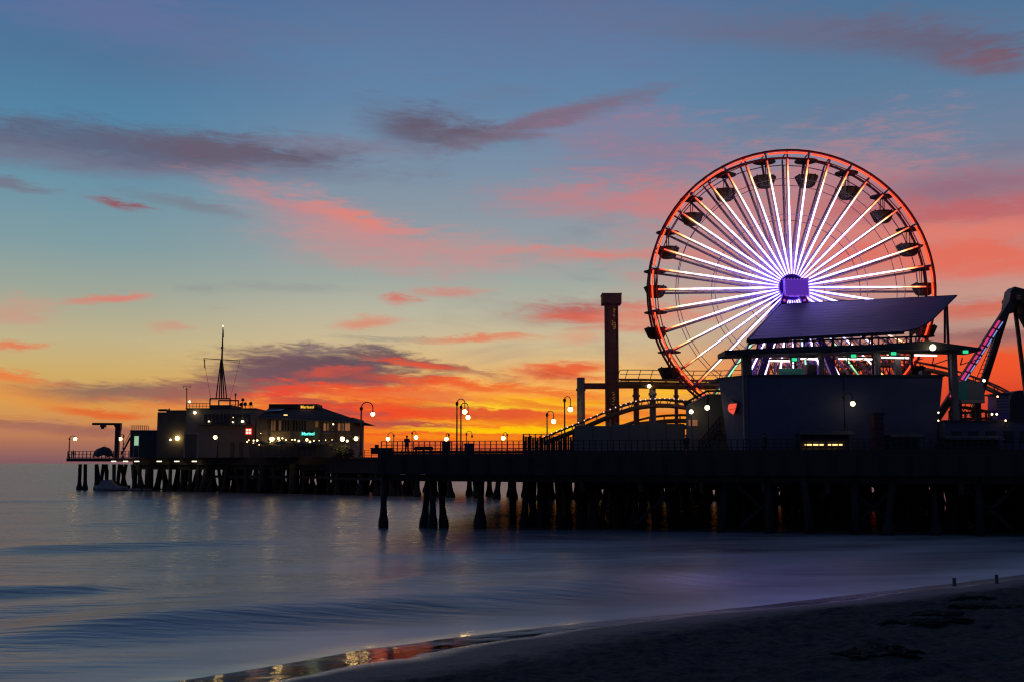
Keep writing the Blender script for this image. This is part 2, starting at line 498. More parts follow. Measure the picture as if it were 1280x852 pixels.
class MB:
    def __init__(self):
        self.v, self.f, self.mi = [], [], []

    def add(self, vs, fs):
        o = len(self.v)
        self.v += [Vector(p) for p in vs]
        self.f += [tuple(i + o for i in f) for f in fs]
        return self

    def box(self, x0, x1, y0, y1, z0, z1):
        return self.add([(x0, y0, z0), (x1, y0, z0), (x1, y1, z0), (x0, y1, z0), (x0, y0, z1), (x1, y0, z1), (x1, y1, z1), (x0, y1, z1)],
                        [(0, 3, 2, 1), (4, 5, 6, 7), (0, 1, 5, 4), (1, 2, 6, 5), (2, 3, 7, 6), (3, 0, 4, 7)])

    def bar(self, a, b, w, h=None, up=(0, 0, 1)):
        h = h or w
        a, b = Vector(a), Vector(b)
        d = (b - a).normalized()
        u = Vector(up)
        if abs(d.dot(u)) > 0.98:
            u = Vector((0, 1, 0))
        s = d.cross(u).normalized()
        t = s.cross(d).normalized()
        vs = []
        for p in (a, b):
            for i, j in ((-1, -1), (1, -1), (1, 1), (-1, 1)):
                vs.append(p + s * (i * w / 2) + t * (j * h / 2))
        return self.add(vs, [(0, 1, 2, 3), (7, 6, 5, 4), (0, 4, 5, 1), (1, 5, 6, 2), (2, 6, 7, 3), (3, 7, 4, 0)])

    def tube(self, pts, r, n=6, cap=True):
        pts = [Vector(p) for p in pts]
        rs = r if isinstance(r, (list, tuple)) else [r] * len(pts)
        o = len(self.v)
        prev = None
        for i, p in enumerate(pts):
            d = (pts[min(i + 1, len(pts) - 1)] - pts[max(i - 1, 0)]).normalized()
            if prev is None:
                u = Vector((0, 0, 1)) if abs(d.z) < 0.9 else Vector((1, 0, 0))
            else:
                u = prev
            s = d.cross(u)
            if s.length < 1e-6:
                s = d.cross(Vector((0, 1, 0)))
            s.normalize()
            t = s.cross(d).normalized()
            prev = t
            for k in range(n):
                a = 2 * PI * k / n
                self.v.append(p + s * (math.cos(a) * rs[i]) + t * (math.sin(a) * rs[i]))
        for i in range(len(pts) - 1):
            for k in range(n):
                a, b = o + i * n + k, o + i * n + (k + 1) % n
                self.f.append((a, b, b + n, a + n))
        if cap:
            self.f.append(tuple(o + k for k in range(n))[::-1])
            e = o + (len(pts) - 1) * n
            self.f.append(tuple(e + k for k in range(n)))
        return self

    def lathe(self, c, prof, n=12, axis='z'):
        """prof: list of (radius, height)."""
        o = len(self.v)
        c = Vector(c)
        for r, h in prof:
            for k in range(n):
                a = 2 * PI * k / n
                x, y = math.cos(a) * r, math.sin(a) * r
                self.v.append(c + (Vector((x, y, h)) if axis == 'z' else Vector((x, h, y)) if axis == 'y' else Vector((h, x, y))))
        for i in range(len(prof) - 1):
            for k in range(n):
                a, b = o + i * n + k, o + i * n + (k + 1) % n
                self.f.append((a, b, b + n, a + n))
        self.f.append(tuple(o + k for k in range(n))[::-1])
        e = o + (len(prof) - 1) * n
        self.f.append(tuple(e + k for k in range(n)))
        return self

    def ball(self, c, r, n=10, m=6, sq=1.0):
        prof = []
        for i in range(m + 1):
            a = -PI / 2 + PI * i / m
            prof.append((max(1e-3, math.cos(a) * r), math.sin(a) * r * sq))
        return self.lathe(c, prof, n)

    def prism(self, poly, y0, y1):
        """poly: (x, z) outline, extruded along y."""
        n = len(poly)
        vs = [(x, y0, z) for x, z in poly] + [(x, y1, z) for x, z in poly]
        fs = [tuple(range(n)), tuple(range(2 * n - 1, n - 1, -1))]
        fs += [(i, (i + 1) % n + 0, (i + 1) % n + n, i + n)[::-1] for i in range(n)]
        return self.add(vs, fs)

    def slab(self, poly, z0, z1):
        """poly: (x, y) outline, extruded along z."""
        n = len(poly)
        vs = [(x, y, z0) for x, y in poly] + [(x, y, z1) for x, y in poly]
        fs = [tuple(range(n))[::-1], tuple(range(n, 2 * n))]
        fs += [(i, (i + 1) % n, (i + 1) % n + n, i + n) for i in range(n)]
        return self.add(vs, fs)

    def quadslab(self, a, b, c, d, t):
        a, b, c, d = map(Vector, (a, b, c, d))
        nrm = (b - a).cross(d - a).normalized() * t
        return self.add([a, b, c, d, a + nrm, b + nrm, c + nrm, d + nrm],
                        [(3, 2, 1, 0), (4, 5, 6, 7), (0, 1, 5, 4), (1, 2, 6, 5), (2, 3, 7, 6), (3, 0, 4, 7)])


def mesh_of(name, mb, m, center=None, smooth=False):
    if center is None:
        lo = [min(p[i] for p in mb.v) for i in range(3)]
        hi = [max(p[i] for p in mb.v) for i in range(3)]
        center = Vector([(a + b) / 2 for a, b in zip(lo, hi)])
    me = bpy.data.meshes.new(name)
    me.from_pydata([tuple(p - center) for p in mb.v], [], mb.f)
    me.validate()
    bm = bmesh.new()
    bm.from_mesh(me)
    bmesh.ops.recalc_face_normals(bm, faces=bm.faces)
    bm.to_mesh(me)
    bm.free()
    if smooth:
        me.polygons.foreach_set('use_smooth', [True] * len(me.polygons))
    me.materials.append(m if isinstance(m, bpy.types.Material) else M[m])
    return me, center


def obj(name, mb, m, parent=None, smooth=False, label=None):
    me, c = mesh_of(name, mb, m, None, smooth)
    o = bpy.data.objects.new(name, me)
    COL.objects.link(o)
    if parent is not None:
        o.parent = parent
        o.location = c - W[parent.name]
    else:
        o.location = c
    W[o.name] = c
    if label:
        o['label'] = label
    return o


def inst(name, src, at, parent, rz=0.0, rot=None):
    """A further piece that shares the mesh of src, centred on the world point at."""
    o = src.copy()
    o.name = name
    COL.objects.link(o)
    o.parent = parent
    o.location = Vector(at) - W[parent.name]
    o.rotation_euler = rot or (0, 0, rz)
    W[o.name] = Vector(at)
    return o


def thing(name, label, cat, loc=(0, 0, 0), group=None):
    o = bpy.data.objects.new(name, None)
    o.empty_display_size = 0.5
    COL.objects.link(o)
    o.location = loc
    W[o.name] = Vector(loc)
    return tag(o, label, cat, group)


def tag(o, label, cat, group=None):
    o['label'], o['category'] = label, cat
    o['kind'] = 'thing'
    if group:
        o['group'] = group
    return o


def dup(src, loc, label=None, rz=None):
    """A copy of a thing with copies of its parts and sub-parts."""
    r = src.copy()
    COL.objects.link(r)
    r.location = loc
    W[r.name] = Vector(loc)
    if rz is not None:
        r.rotation_euler = (0, 0, rz)
    if label:
        r['label'] = label
    for ch in list(src.children):
        c = ch.copy()
        COL.objects.link(c)
        c.parent = r
        for g in list(ch.children):
            d = g.copy()
            COL.objects.link(d)
            d.parent = c
    return r


def X(px, Y, py=560):
    return P(px, py, Y).x


def Z(py, Y, px=640):
    return P(px, py, Y).z


# ------------------------------------------------------------------ beach and sea
SHORE = [G(x, y) for x, y in ((240, 848), (362, 830), (467, 808), (585, 788), (727, 780), (850, 768), (987, 751), (1077, 741), (1150, 733), (1280, 719))]
SY = np.array([-400., -40., 5., 22.] + [p.y for p in SHORE] + [110., 200., 6000.])
SX = np.array([-620., -90., -42., -20.] + [p.x for p in SHORE] + [72., 175., 6800.])
order = np.argsort(SY)
SY, SX = SY[order], SX[order]


def value_noise(x, y, cell, seed):
    r = np.random.default_rng(seed)
    T = r.random((256, 256))
    gx, gy = x / cell, y / cell
    ix, iy = np.floor(gx).astype(int), np.floor(gy).astype(int)
    fx, fy = gx - ix, gy - iy
    fx, fy = fx * fx * (3 - 2 * fx), fy * fy * (3 - 2 * fy)
    a, b = T[ix % 256, iy % 256], T[(ix + 1) % 256, iy % 256]
    c, d = T[ix % 256, (iy + 1) % 256], T[(ix + 1) % 256, (iy + 1) % 256]
    return (a * (1 - fx) + b * fx) * (1 - fy) + (c * (1 - fx) + d * fx) * fy - 0.5


def shore_s(x, y):
    # smoothed shoreline
    f = sum(np.interp(y + k, SY, SX) for k in (-4, -2, 0, 2, 4)) / 5.0
    return (x - f) * 0.72 + 0.35 * value_noise(x, y, 5.0, 3) + 0.15 * value_noise(x, y, 1.7, 4)


def sand_h(x, y, fine=True):
    s = shore_s(x, y)
    h = np.where(s < 3.0, 0.078 * s, 0.234 + (s - 3.0) * 0.062)
    h = np.maximum(h, -2.5)
    h = np.where(h > 2.2, 2.2 + 1.1 * np.tanh((h - 2.2) / 2.0), h)
    if fine:
        dry = np.clip((s - 4.6) / 2.0, 0, 1)
        h = h + dry * (0.16 * value_noise(x, y, 3.1, 5) + 0.13 * value_noise(x, y, 0.9, 6) + 0.12 * value_noise(x, y, 0.42, 7))
        h = h + np.clip(s, 0, 1) * 0.02 * value_noise(x, y, 4.0, 8) + np.clip(s, 0, 1) * np.clip(4 - s, 0, 1) * 0.014 * value_noise(x, y, 0.55, 9)
    return h


def axis_coords(lo, hi, step, far, grow=1.25):
    c = list(np.arange(lo, hi, step))
    st = step
    a = hi
    while a < far:
        c.append(a)
        st *= grow
        a += st
    c.append(far)
    st, a = step, lo
    left = []
    while a > -far:
        st *= grow
        a -= st
        left.append(max(a, -far))
    return np.array(left[::-1] + c)


def grid_mesh(name, xs2, ys2, z, m, smooth=True):
    ny, nx = z.shape
    verts = np.stack([xs2, ys2, z], -1).reshape(-1, 3).astype(np.float32)
    i = np.arange(ny * nx).reshape(ny, nx)
    q = np.stack([i[:-1, :-1], i[:-1, 1:], i[1:, 1:], i[1:, :-1]], -1).reshape(-1, 4)
    me = bpy.data.meshes.new(name)
    me.vertices.add(len(verts))
    me.vertices.foreach_set('co', verts.ravel())
    me.loops.add(q.size)
    me.loops.foreach_set('vertex_index', q.ravel().astype(np.int32))
    me.polygons.add(len(q))
    me.polygons.foreach_set('loop_start', np.arange(0, q.size, 4, dtype=np.int32))
    me.polygons.foreach_set('loop_total', np.full(len(q), 4, dtype=np.int32))
    me.update(calc_edges=True)
    me.polygons.foreach_set('use_smooth', np.ones(len(q), dtype=bool))
    me.materials.append(m)
    o = bpy.data.objects.new(name, me)
    COL.objects.link(o)
    o['kind'] = 'structure'
    return o


def sand_material():
    m = bpy.data.materials.new('beach sand')
    m.use_nodes = True
    t = m.node_tree
    b = t.nodes['Principled BSDF']
    L = t.links.new
    geo = t.nodes.new('ShaderNodeNewGeometry')
    sp = t.nodes.new('ShaderNodeSeparateXYZ')
    L(geo.outputs['Position'], sp.inputs[0])
    r1 = t.nodes.new('ShaderNodeAttribute')
    r1.attribute_name = 'dryness'
    rr = r1.outputs['Fac']
    L(rr, b.inputs['Roughness'])
    n2 = t.nodes.new('ShaderNodeTexNoise')
    n2.inputs['Scale'].default_value = 3.0
    n2.inputs['Detail'].default_value = 8
    n2.inputs['Roughness'].default_value = 0.7
    L(geo.outputs['Position'], n2.inputs['Vector'])
    c2 = t.nodes.new('ShaderNodeValToRGB')
    c2.color_ramp.elements[0].position, c2.color_ramp.elements[0].color = 0.3, (0.012, 0.012, 0.013, 1)
    c2.color_ramp.elements[1].position, c2.color_ramp.elements[1].color = 0.75, (0.115, 0.108, 0.105, 1)
    L(n2.outputs[0], c2.inputs[0])
    wet = t.nodes.new('ShaderNodeMix')
    wet.data_type = 'RGBA'
    L(rr, wet.inputs[0])
    wet.inputs[6].default_value = (0.02, 0.019, 0.02, 1)
    L(c2.outputs[0], wet.inputs[7])
    fo = t.nodes.new('ShaderNodeAttribute')
    fo.attribute_name = 'foam_sheen'
    fm = t.nodes.new('ShaderNodeMix')
    fm.data_type = 'RGBA'
    L(fo.outputs['Fac'], fm.inputs[0])
    L(wet.outputs[2], fm.inputs[6])
    fm.inputs[7].default_value = (0.55, 0.55, 0.58, 1)
    L(fm.outputs[2], b.inputs['Base Color'])
    sl = t.nodes.new('ShaderNodeMapRange')
    L(rr, sl.inputs[0])
    sl.inputs[1].default_value = 0.6
    sl.inputs[2].default_value = 0.9
    sl.inputs[3].default_value = 0.55
    sl.inputs[4].default_value = 0.04
    L(sl.outputs[0], b.inputs['Specular IOR Level'])
    bp = t.nodes.new('ShaderNodeBump')
    n3 = t.nodes.new('ShaderNodeTexNoise')
    n3.inputs['Scale'].default_value = 9.0
    n3.inputs['Detail'].default_value = 6
    L(geo.outputs['Position'], n3.inputs['Vector'])
    L(n3.outputs[0], bp.inputs['Height'])
    bp.inputs['Distance'].default_value = 0.2
    ms = t.nodes.new('ShaderNodeMath')
    ms.operation = 'MULTIPLY'
    L(rr, ms.inputs[0])
    ms.inputs[1].default_value = 0.7
    L(ms.outputs[0], bp.inputs['Strength'])
    L(bp.outputs[0], b.inputs['Normal'])
    return m


bx = axis_coords(-14.0, 40.0, 0.16, 6000.0)
by = axis_coords(20.0, 72.0, 0.16, 6000.0)
BX, BY = np.meshgrid(bx, by)
beach = grid_mesh('beach', BX, BY, sand_h(BX, BY), sand_material())
bs_ = shore_s(BX, BY) + 0.25 * value_noise(BX, BY, 2.0, 51) + 0.12 * value_noise(BX, BY, 0.6, 52)
# the film of water left by the last wave: broad and mirror smooth on the left, drained and thin to the right
width = np.interp(BY, [20, 33, 38, 44, 50, 58, 66, 72], [2.9, 2.8, 2.6, 2.2, 2.2, 2.2, 1.2, 0.4])
width = width + 0.9 * value_noise(BX, BY, 2.4, 54) + 0.5 * value_noise(BX, BY, 0.9, 56)
film = np.interp(BY, [20, 45, 50, 57, 64, 72], [0.025, 0.03, 0.22, 0.34, 0.5, 0.6]) + 0.025 * np.abs(value_noise(BX, BY, 0.8, 55)) * (BY < 60)
edge = np.clip((bs_ - width) / 0.9, 0, 1)
dry = film + (0.62 - film) * edge + 0.3 * np.clip((bs_ - width - 2.0) / 3.0, 0, 1)
da = beach.data.attributes.new('dryness', 'FLOAT', 'POINT')
da.data.foreach_set('value', dry.ravel().astype(np.float32))
lip = np.exp(-((bs_ - width - 0.1) / 0.16) ** 2) * np.clip(0.5 + 1.2 * value_noise(BX, BY, 1.3, 53), 0, 1) * np.clip((64 - BY) / 8, 0, 1)  # pale lip: foam line with the film edge's bright sheen painted in
fa_ = beach.data.attributes.new('foam_sheen', 'FLOAT', 'POINT')
fa_.data.foreach_set('value', lip.ravel().astype(np.float32))

# sea: rows that grow with distance, swell as real relief
RIDGES = [  # (line of pixels, height, half width in metres)
    (((-80, 690), (120, 684), (330, 678), (420, 676)), 0.34, 3.0),
    (((60, 656), (200, 654), (330, 652)), 0.22, 3.0),
    (((-80, 744), (110, 740), (170, 738)), 0.32, 1.6),
    (((-120, 800), (200, 782), (430, 766), (650, 746), (800, 732), (1000, 712)), 0.52, 3.6),
    (((-120, 768), (200, 758), (430, 746), (640, 732)), 0.22, 2.2),
    (((-160, 850), (60, 838), (200, 826), (330, 812)), 0.16, 1.2),
    (((420, 742), (560, 734), (700, 722), (860, 712)), 0.30, 1.9),
    (((-100, 628), (60, 626), (330, 628)), 0.25, 5.0),
    (((400, 690), (560, 700), (760, 690)), 0.14, 1.8),
]


def sea_h(x, y):
    h = np.zeros_like(x)
    wob = 1.6 * value_noise(x, y * 0 + 1.0, 9.0, 21) + 0.8 * value_noise(x, y * 0 + 2.0, 3.5, 22)
    for pts, a, w in RIDGES:
        gp = [G(*p) for p in pts]
        gp.sort(key=lambda p: p.x)
        xs = np.array([p.x for p in gp])
        ysr = np.array([p.y for p in gp])
        yr = sum(np.interp(x + k, xs, ysr) for k in (-6, -3, 0, 3, 6)) / 5.0
        span = xs[-1] - xs[0]
        tp = np.clip((x - xs[0]) / (0.22 * span), 0, 1) * np.clip((xs[-1] - x) / (0.30 * span), 0, 1)
        tp = tp * tp * (3 - 2 * tp)
        u = (y + wob * w * 0.3 - yr) / w
        prof = np.where(u < 0, np.exp(-(u / 1.0) ** 2), np.exp(-(u / 1.7) ** 2))
        h += a * tp * prof
    fade = np.clip(1.0 - y / 900.0, 0, 1)
    h += fade * 0.16 * value_noise(x * 0.22, y, 7.0, 31) + fade * 0.03 * value_noise(x * 0.3, y, 2.6, 32)
    s = shore_s(x, y)
    return h * np.clip((-s - 1.5) / 9.0, 0.0, 1.0)


def sea_material():
    m = bpy.data.materials.new('sea water')
    m.use_nodes = True
    t = m.node_tree
    b = t.nodes['Principled BSDF']
    L = t.links.new
    geo = t.nodes.new('ShaderNodeNewGeometry')
    mp = t.nodes.new('ShaderNodeMapping')
    mp.inputs['Scale'].default_value = (0.10, 0.55, 1)
    L(geo.outputs['Position'], mp.inputs['Vector'])
    nz = t.nodes.new('ShaderNodeTexNoise')
    nz.inputs['Scale'].default_value = 1.0
    nz.inputs['Detail'].default_value = 7
    nz.inputs['Roughness'].default_value = 0.6
    L(mp.outputs[0], nz.inputs['Vector'])
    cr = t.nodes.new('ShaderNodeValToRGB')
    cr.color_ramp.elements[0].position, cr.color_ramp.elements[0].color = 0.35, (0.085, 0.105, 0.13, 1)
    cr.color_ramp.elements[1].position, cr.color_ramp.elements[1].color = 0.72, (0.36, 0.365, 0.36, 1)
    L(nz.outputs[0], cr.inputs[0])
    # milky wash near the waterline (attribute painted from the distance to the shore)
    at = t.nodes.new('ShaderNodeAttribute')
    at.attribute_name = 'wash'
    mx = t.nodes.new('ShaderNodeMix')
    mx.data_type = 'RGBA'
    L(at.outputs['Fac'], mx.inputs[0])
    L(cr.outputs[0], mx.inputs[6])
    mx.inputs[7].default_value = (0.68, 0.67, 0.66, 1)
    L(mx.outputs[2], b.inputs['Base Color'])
    ca = t.nodes.new('ShaderNodeAttribute')
    ca.attribute_name = 'calm'
    ro = t.nodes.new('ShaderNodeAttribute')
    ro.attribute_name = 'rough'
    L(ro.outputs['Fac'], b.inputs['Roughness'])
    b.inputs['IOR'].default_value = 1.33
    mp2 = t.nodes.new('ShaderNodeMapping')
    mp2.inputs['Scale'].default_value = (0.35, 1.6, 1)
    L(geo.outputs['Position'], mp2.inputs['Vector'])
    n2 = t.nodes.new('ShaderNodeTexNoise')
    n2.inputs['Scale'].default_value = 1.0
    n2.inputs['Detail'].default_value = 2
    L(mp2.outputs[0], n2.inputs['Vector'])
    bp = t.nodes.new('ShaderNodeBump')
    bs = t.nodes.new('ShaderNodeMapRange')
    L(ca.outputs['Fac'], bs.inputs[0])
    bs.inputs[3].default_value = 0.5
    bs.inputs[4].default_value = 0.06
    L(bs.outputs[0], bp.inputs['Strength'])
    bp.inputs['Distance'].default_value = 0.22
    L(n2.outputs[0], bp.inputs['Height'])
    L(bp.outputs[0], b.inputs['Normal'])
    return m


ry = np.geomspace(12.0, 12000.0, 620)
cu = np.linspace(-1.0, 1.0, 300)
SYY = np.repeat(ry[:, None], len(cu), 1)
SXX = cu[None, :] * (0.62 * ry[:, None] + 45.0)
SZ = sea_h(SXX, SYY)
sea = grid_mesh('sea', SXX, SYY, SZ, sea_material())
ss = shore_s(SXX, SYY)
wn_ = value_noise(SXX * 0.5, SYY * 1.5, 3.0, 41)
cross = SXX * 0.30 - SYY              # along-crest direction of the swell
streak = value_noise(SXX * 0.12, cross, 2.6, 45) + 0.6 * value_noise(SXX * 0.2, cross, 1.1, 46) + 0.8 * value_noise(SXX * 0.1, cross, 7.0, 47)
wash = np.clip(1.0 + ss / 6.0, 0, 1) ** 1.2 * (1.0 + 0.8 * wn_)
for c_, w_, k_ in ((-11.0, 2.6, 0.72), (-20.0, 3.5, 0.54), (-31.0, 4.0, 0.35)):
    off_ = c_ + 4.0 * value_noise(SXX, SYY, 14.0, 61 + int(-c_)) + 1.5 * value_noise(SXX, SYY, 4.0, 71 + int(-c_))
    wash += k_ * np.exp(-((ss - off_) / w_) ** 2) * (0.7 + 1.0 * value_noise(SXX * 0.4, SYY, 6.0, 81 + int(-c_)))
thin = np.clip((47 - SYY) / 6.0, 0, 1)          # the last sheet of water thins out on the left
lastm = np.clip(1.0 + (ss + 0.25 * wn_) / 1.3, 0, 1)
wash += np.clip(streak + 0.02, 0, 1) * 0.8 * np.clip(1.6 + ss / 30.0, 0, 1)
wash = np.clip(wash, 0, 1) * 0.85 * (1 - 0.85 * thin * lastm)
rough = 0.27 + 0.10 * np.clip(1.3 + ss / 14.0, 0, 1) * np.clip((SYY - 38) / 8, 0, 1)
rough = rough * (1 - thin * lastm) + 0.07 * thin * lastm
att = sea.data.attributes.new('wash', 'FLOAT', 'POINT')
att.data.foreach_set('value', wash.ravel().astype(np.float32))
calm = np.clip(1.15 + ss / 9.0, 0, 1)
ac = sea.data.attributes.new('calm', 'FLOAT', 'POINT')
ac.data.foreach_set('value', calm.ravel().astype(np.float32))
ar = sea.data.attributes.new('rough', 'FLOAT', 'POINT')
ar.data.foreach_set('value', rough.ravel().astype(np.float32))

# ------------------------------------------------------------------ piers
DZ0, DZ1 = 4.95, 6.85          # underside and top of the decks
D = Vector((0.83, -0.56, 0)).normalized()      # along the pier towards the shore
N = Vector((0.56, 0.83, 0)).normalized()       # across the pier, away from the camera
A0 = Vector((X(472, 106, 578), 106.0, 0))
B0 = Vector((82.0, 80.0, 0))
E0 = (B0 - A0).normalized()
NI = Vector((-E0.y, E0.x, 0))


def pile_mesh(r, z0, z1, jacket):
    mb = MB()
    prof = [(r * 1.75, z0), (r * 1.7, 0.5), (r * 1.25, 1.15), (r * 1.02, 1.9), (r, z1)] if jacket else [(r * 1.1, z0), (r * 1.05, 2.0), (r * 0.95, z1)]
    mb.lathe((0, 0, 0), prof, 9)
    return mb


def lean_rot(dx, dy, h):
    """Rotation that makes a pile of height h lean by dx, dy from foot to head."""
    v = Vector((dx, dy, h)).normalized()
    return Vector((0, 0, 1)).rotation_difference(v).to_euler()


park = thing('pier_platform', 'broad dark timber pier platform that carries the big wheel and the blue hall', 'pier', (20, 110, 0))
poly = [(A0.x, A0.y), (B0.x, B0.y), (110, 150), (66, 146), (0, 190)]
obj('deck', MB().slab(poly, DZ1 - 0.35, DZ1), 'timber', park)
fr = MB()
for a, b in ((A0, B0), (Vector((0, 190, 0)), A0)):
    dirn = (b - a).normalized()
    nn = Vector((dirn.y, -dirn.x, 0)) * 0.12
    fr.bar(a - nn + Vector((0, 0, (DZ0 + DZ1 - 0.36) / 2)), b - nn + Vector((0, 0, (DZ0 + DZ1 - 0.36) / 2)), 0.3, DZ1 - 0.36 - DZ0)
obj('fascia', fr, 'timber', park)
# edge planks and stringer ends that break the long front face
pl_src = None
for i in range(46):
    t = 0.6 + i * 2.02
    c = A0 + E0 * t - NI * 0.06
    if pl_src is None:
        mb = MB().box(-0.14, 0.14, -0.16, 0.16, -0.75, 0.75)
        pl_src = obj('fender_post', mb, 'pile', park)
        pl_src.location = c + Vector((0, 0, 5.72)) - W[park.name]
    else:
        inst('fender_post', pl_src, c + Vector((0, 0, 5.72)), park, rz=random.uniform(-.1, .1))
kb = MB().bar(A0 + NI * 0.2 + Vector((0, 0, DZ1 + 0.13)), B0 + NI * 0.2 + Vector((0, 0, DZ1 + 0.13)), 0.28, 0.24)
obj('kerb_timber', kb, 'timber', park)
depth = 62.0
for j in range(8):
    a, b = A0 + NI * (1.0 + j * 6.6), B0 + NI * (1.0 + j * 6.6)
    a = a + E0 * (j * 2.2)
    obj('cap_beam', MB().bar(a + Vector((0, 0, 4.62)), b + Vector((0, 0, 4.62)), 0.45, 0.62), 'timber', park)
for i in range(1, 15):
    a = A0 + E0 * (14 + i * 5.3) + NI * 0.6
    obj('stringer', MB().bar(a + Vector((0, 0, 3.9)), a + NI * 44 + Vector((0, 0, 3.9)), 0.4, 0.9), 'timber', park)
P_A = obj('pile', pile_mesh(0.29, -2.0, 5.1, True), 'pile', park, True)
P_A.location = Vector((X(480, 106.6, 600), 106.6, 1.55)) - W[park.name]
P_B = obj('pile', pile_mesh(0.33, -2.0, 5.1, False), 'pile', park, True)
P_B.location = Vector((X(641, 112, 600), 112.5, 1.55)) - W[park.name]
H = 7.1
front = [  # foot px, head px, depth
    (528, 536, 107.4), (541, 541, 106.4), (557, 550, 107.6), (600, 602, 106.2), (603, 600, 108.2), (596, 603, 109.4),
    (653, 659, 106.4), (664, 668, 108.5), (676, 675, 106.2), (685, 676, 109.5), (703, 696, 107.2), (712, 706, 111),
    (728, 722, 106.0), (742, 740, 108.6), (748, 738, 106.0), (772, 770, 105.6), (776, 772, 109.0), (793, 795, 105.4), (800, 804, 109.0)]
for fx, hx, Y in front:
    f, h = X(fx, Y, 655), X(hx, Y, 600)
    inst('pile', P_A, ((f + h) / 2, Y, 1.55), park, rot=lean_rot(h - f, 0, H))
for j in range(10):
    for i in range(27):
        t = 1.5 + i * 3.4 + j * 1.6 + random.uniform(-0.5, 0.5)
        if j == 0 and t < 24:
            continue
        if t > 94 or (t < 30 and random.random() < 0.82) or (t < 40 and random.random() < 0.4):
            continue
        p = A0 + E0 * t + NI * (1.0 + j * 5.2 + random.uniform(-0.5, 0.5))
        lx, ly = (random.choice((-1.3, 1.3, 0.8, -0.8)), random.uniform(-0.5, 0.5)) if random.random() < (0.75 if t < 45 else 0.45) else (0, 0)
        inst('pile', random.choice((P_A, P_B)), (p.x, p.y, 1.55), park, rot=lean_rot(lx, ly, H))
for i in range(14):
    t = 28 + i * 4.6
    p = A0 + E0 * t + NI * 1.6
    q = p + E0 * (4.0 if i % 2 else -4.0)
    obj('brace', MB().bar((p.x, p.y, 4.4), (q.x, q.y, 0.6), 0.22, 0.3), 'pile', park)

# cross bracing between the piles of the inner rows
for j in (2, 6):
    for i in range(12):
        t = 30 + i * 5.1 + j * 0.7
        p = A0 + E0 * t + NI * (1.4 + j * 5.2)
        q = p + E0 * 4.6
        obj('brace', MB().bar((p.x, p.y, 4.3), (q.x, q.y, 0.7), 0.2, 0.34).bar((q.x, q.y + 0.25, 4.3), (p.x, p.y + 0.25, 0.7), 0.2, 0.34), 'pile', park)
# main pier behind, running out to the head
S0 = Vector((-30, 211, 0))
pier = thing('pier', 'long dark timber pier running out behind the platform towards its far head', 'pier', (0, 195, 0))
a, b = S0 - D * 6, S0 + D * 150
obj('deck', MB().slab([(a.x, a.y), (b.x, b.y), ((b + N * 17).x, (b + N * 17).y), ((a + N * 17).x, (a + N * 17).y)], DZ1 - 0.3, DZ1 - 0.01), 'timber', pier)
for k in (0.3, 8, 16.6):
    obj('stringer', MB().bar(a + N * k + Vector((0, 0, 5.3)), b + N * k + Vector((0, 0, 5.3)), 0.35, 2.4), 'timber', pier)
obj('walkway_beam', MB().bar(a + N * 0.2 + Vector((0, 0, 3.05)), b + N * 0.2 + Vector((0, 0, 3.05)), 0.3, 0.45), 'timber', pier)
Q_A = obj('pile', pile_mesh(0.45, -2.0, 5.1, True), 'pile', pier, True)
for i in range(36):
    for j in range(7):
        if i < 10 and j not in (0, 4):
            continue
        p = a + D * (3 + i * 4.4 + random.uniform(-0.8, 0.8)) + N * (0.6 + j * 2.6)
        lx = random.choice((0, 0, 0, 0.9, -0.9))
        if i == 0 and j == 0:
            Q_A.location = Vector((p.x, p.y, 1.55)) - W[pier.name]
        else:
            inst('pile', Q_A, (p.x, p.y, 1.55), pier, rot=lean_rot(lx, 0, H))

# pier head with the harbour office and the restaurant
head = thing('pier', 'far end of the pier on crowded piles under the harbour office and restaurant', 'pier', (-60, 240, 0))
F1, F2 = Vector((X(83, 254, 572), 254, 0)), Vector((X(166, 249, 572), 249, 0))
F3 = Vector((X(447, 214, 572), 214, 0))
HZ = 7.1
obj('deck', MB().slab([(F2.x, F2.y), (F3.x, F3.y), (F3.x + 26, F3.y + 30), (F2.x + 10, F2.y + 42)], HZ - 1.5, HZ), 'timber', head)
obj('landing_deck', MB().slab([(F1.x, F1.y), (F2.x - 0.02, F2.y), (F2.x + 4.96, F2.y + 24), (F1.x + 7, F1.y + 20)], HZ - 0.75, HZ - 0.02), 'timber', head)
hd = (F3 - F2).normalized()
hn = Vector((-hd.y, hd.x, 0))
R_A = obj('pile', pile_mesh(0.40, -2.0, 5.75, True), 'pile', head, True)
R_A.location = Vector((X(99, 256, 590), 256.5, 1.87)) - W[head.name]
R_B = obj('pile', pile_mesh(0.9, -2.0, 5.75, False), 'pile', head, True)
R_B.location = Vector((X(186, 247, 590), 247.5, 1.87)) - W[head.name]
for px, hx, Y in ((107, 107, 256), (121, 121, 254), (124, 130, 256), (135, 133, 254), (146, 150, 254), (160, 152, 255), (150, 158, 255),
                  (128, 121, 258), (143, 143, 252), (170, 166, 250), (168, 171, 252)):
    f, h = X(px, Y, 608), X(hx, Y, 575)
    inst('pile', R_A, ((f + h) / 2, Y, 1.87), head, rot=lean_rot(h - f, 0, 7.7))
ln = (F3 - F2).length
for j in range(5):
    n = 24
    for i in range(n):
        p = F2 + hd * (1.0 + i * (ln - 1.5) / (n - 1) + random.uniform(-0.6, 0.6)) + hn * (0.8 + j * 6.0 + random.uniform(-1, 1))
        lx = random.choice((0, 0, 2.0, -2.0, 1.2, -1.2))
        inst('pile', R_B if (j in (0, 2) and random.random() < 0.35) else R_A, (p.x, p.y, 1.87), head, rot=lean_rot(lx, 0, 7.7))
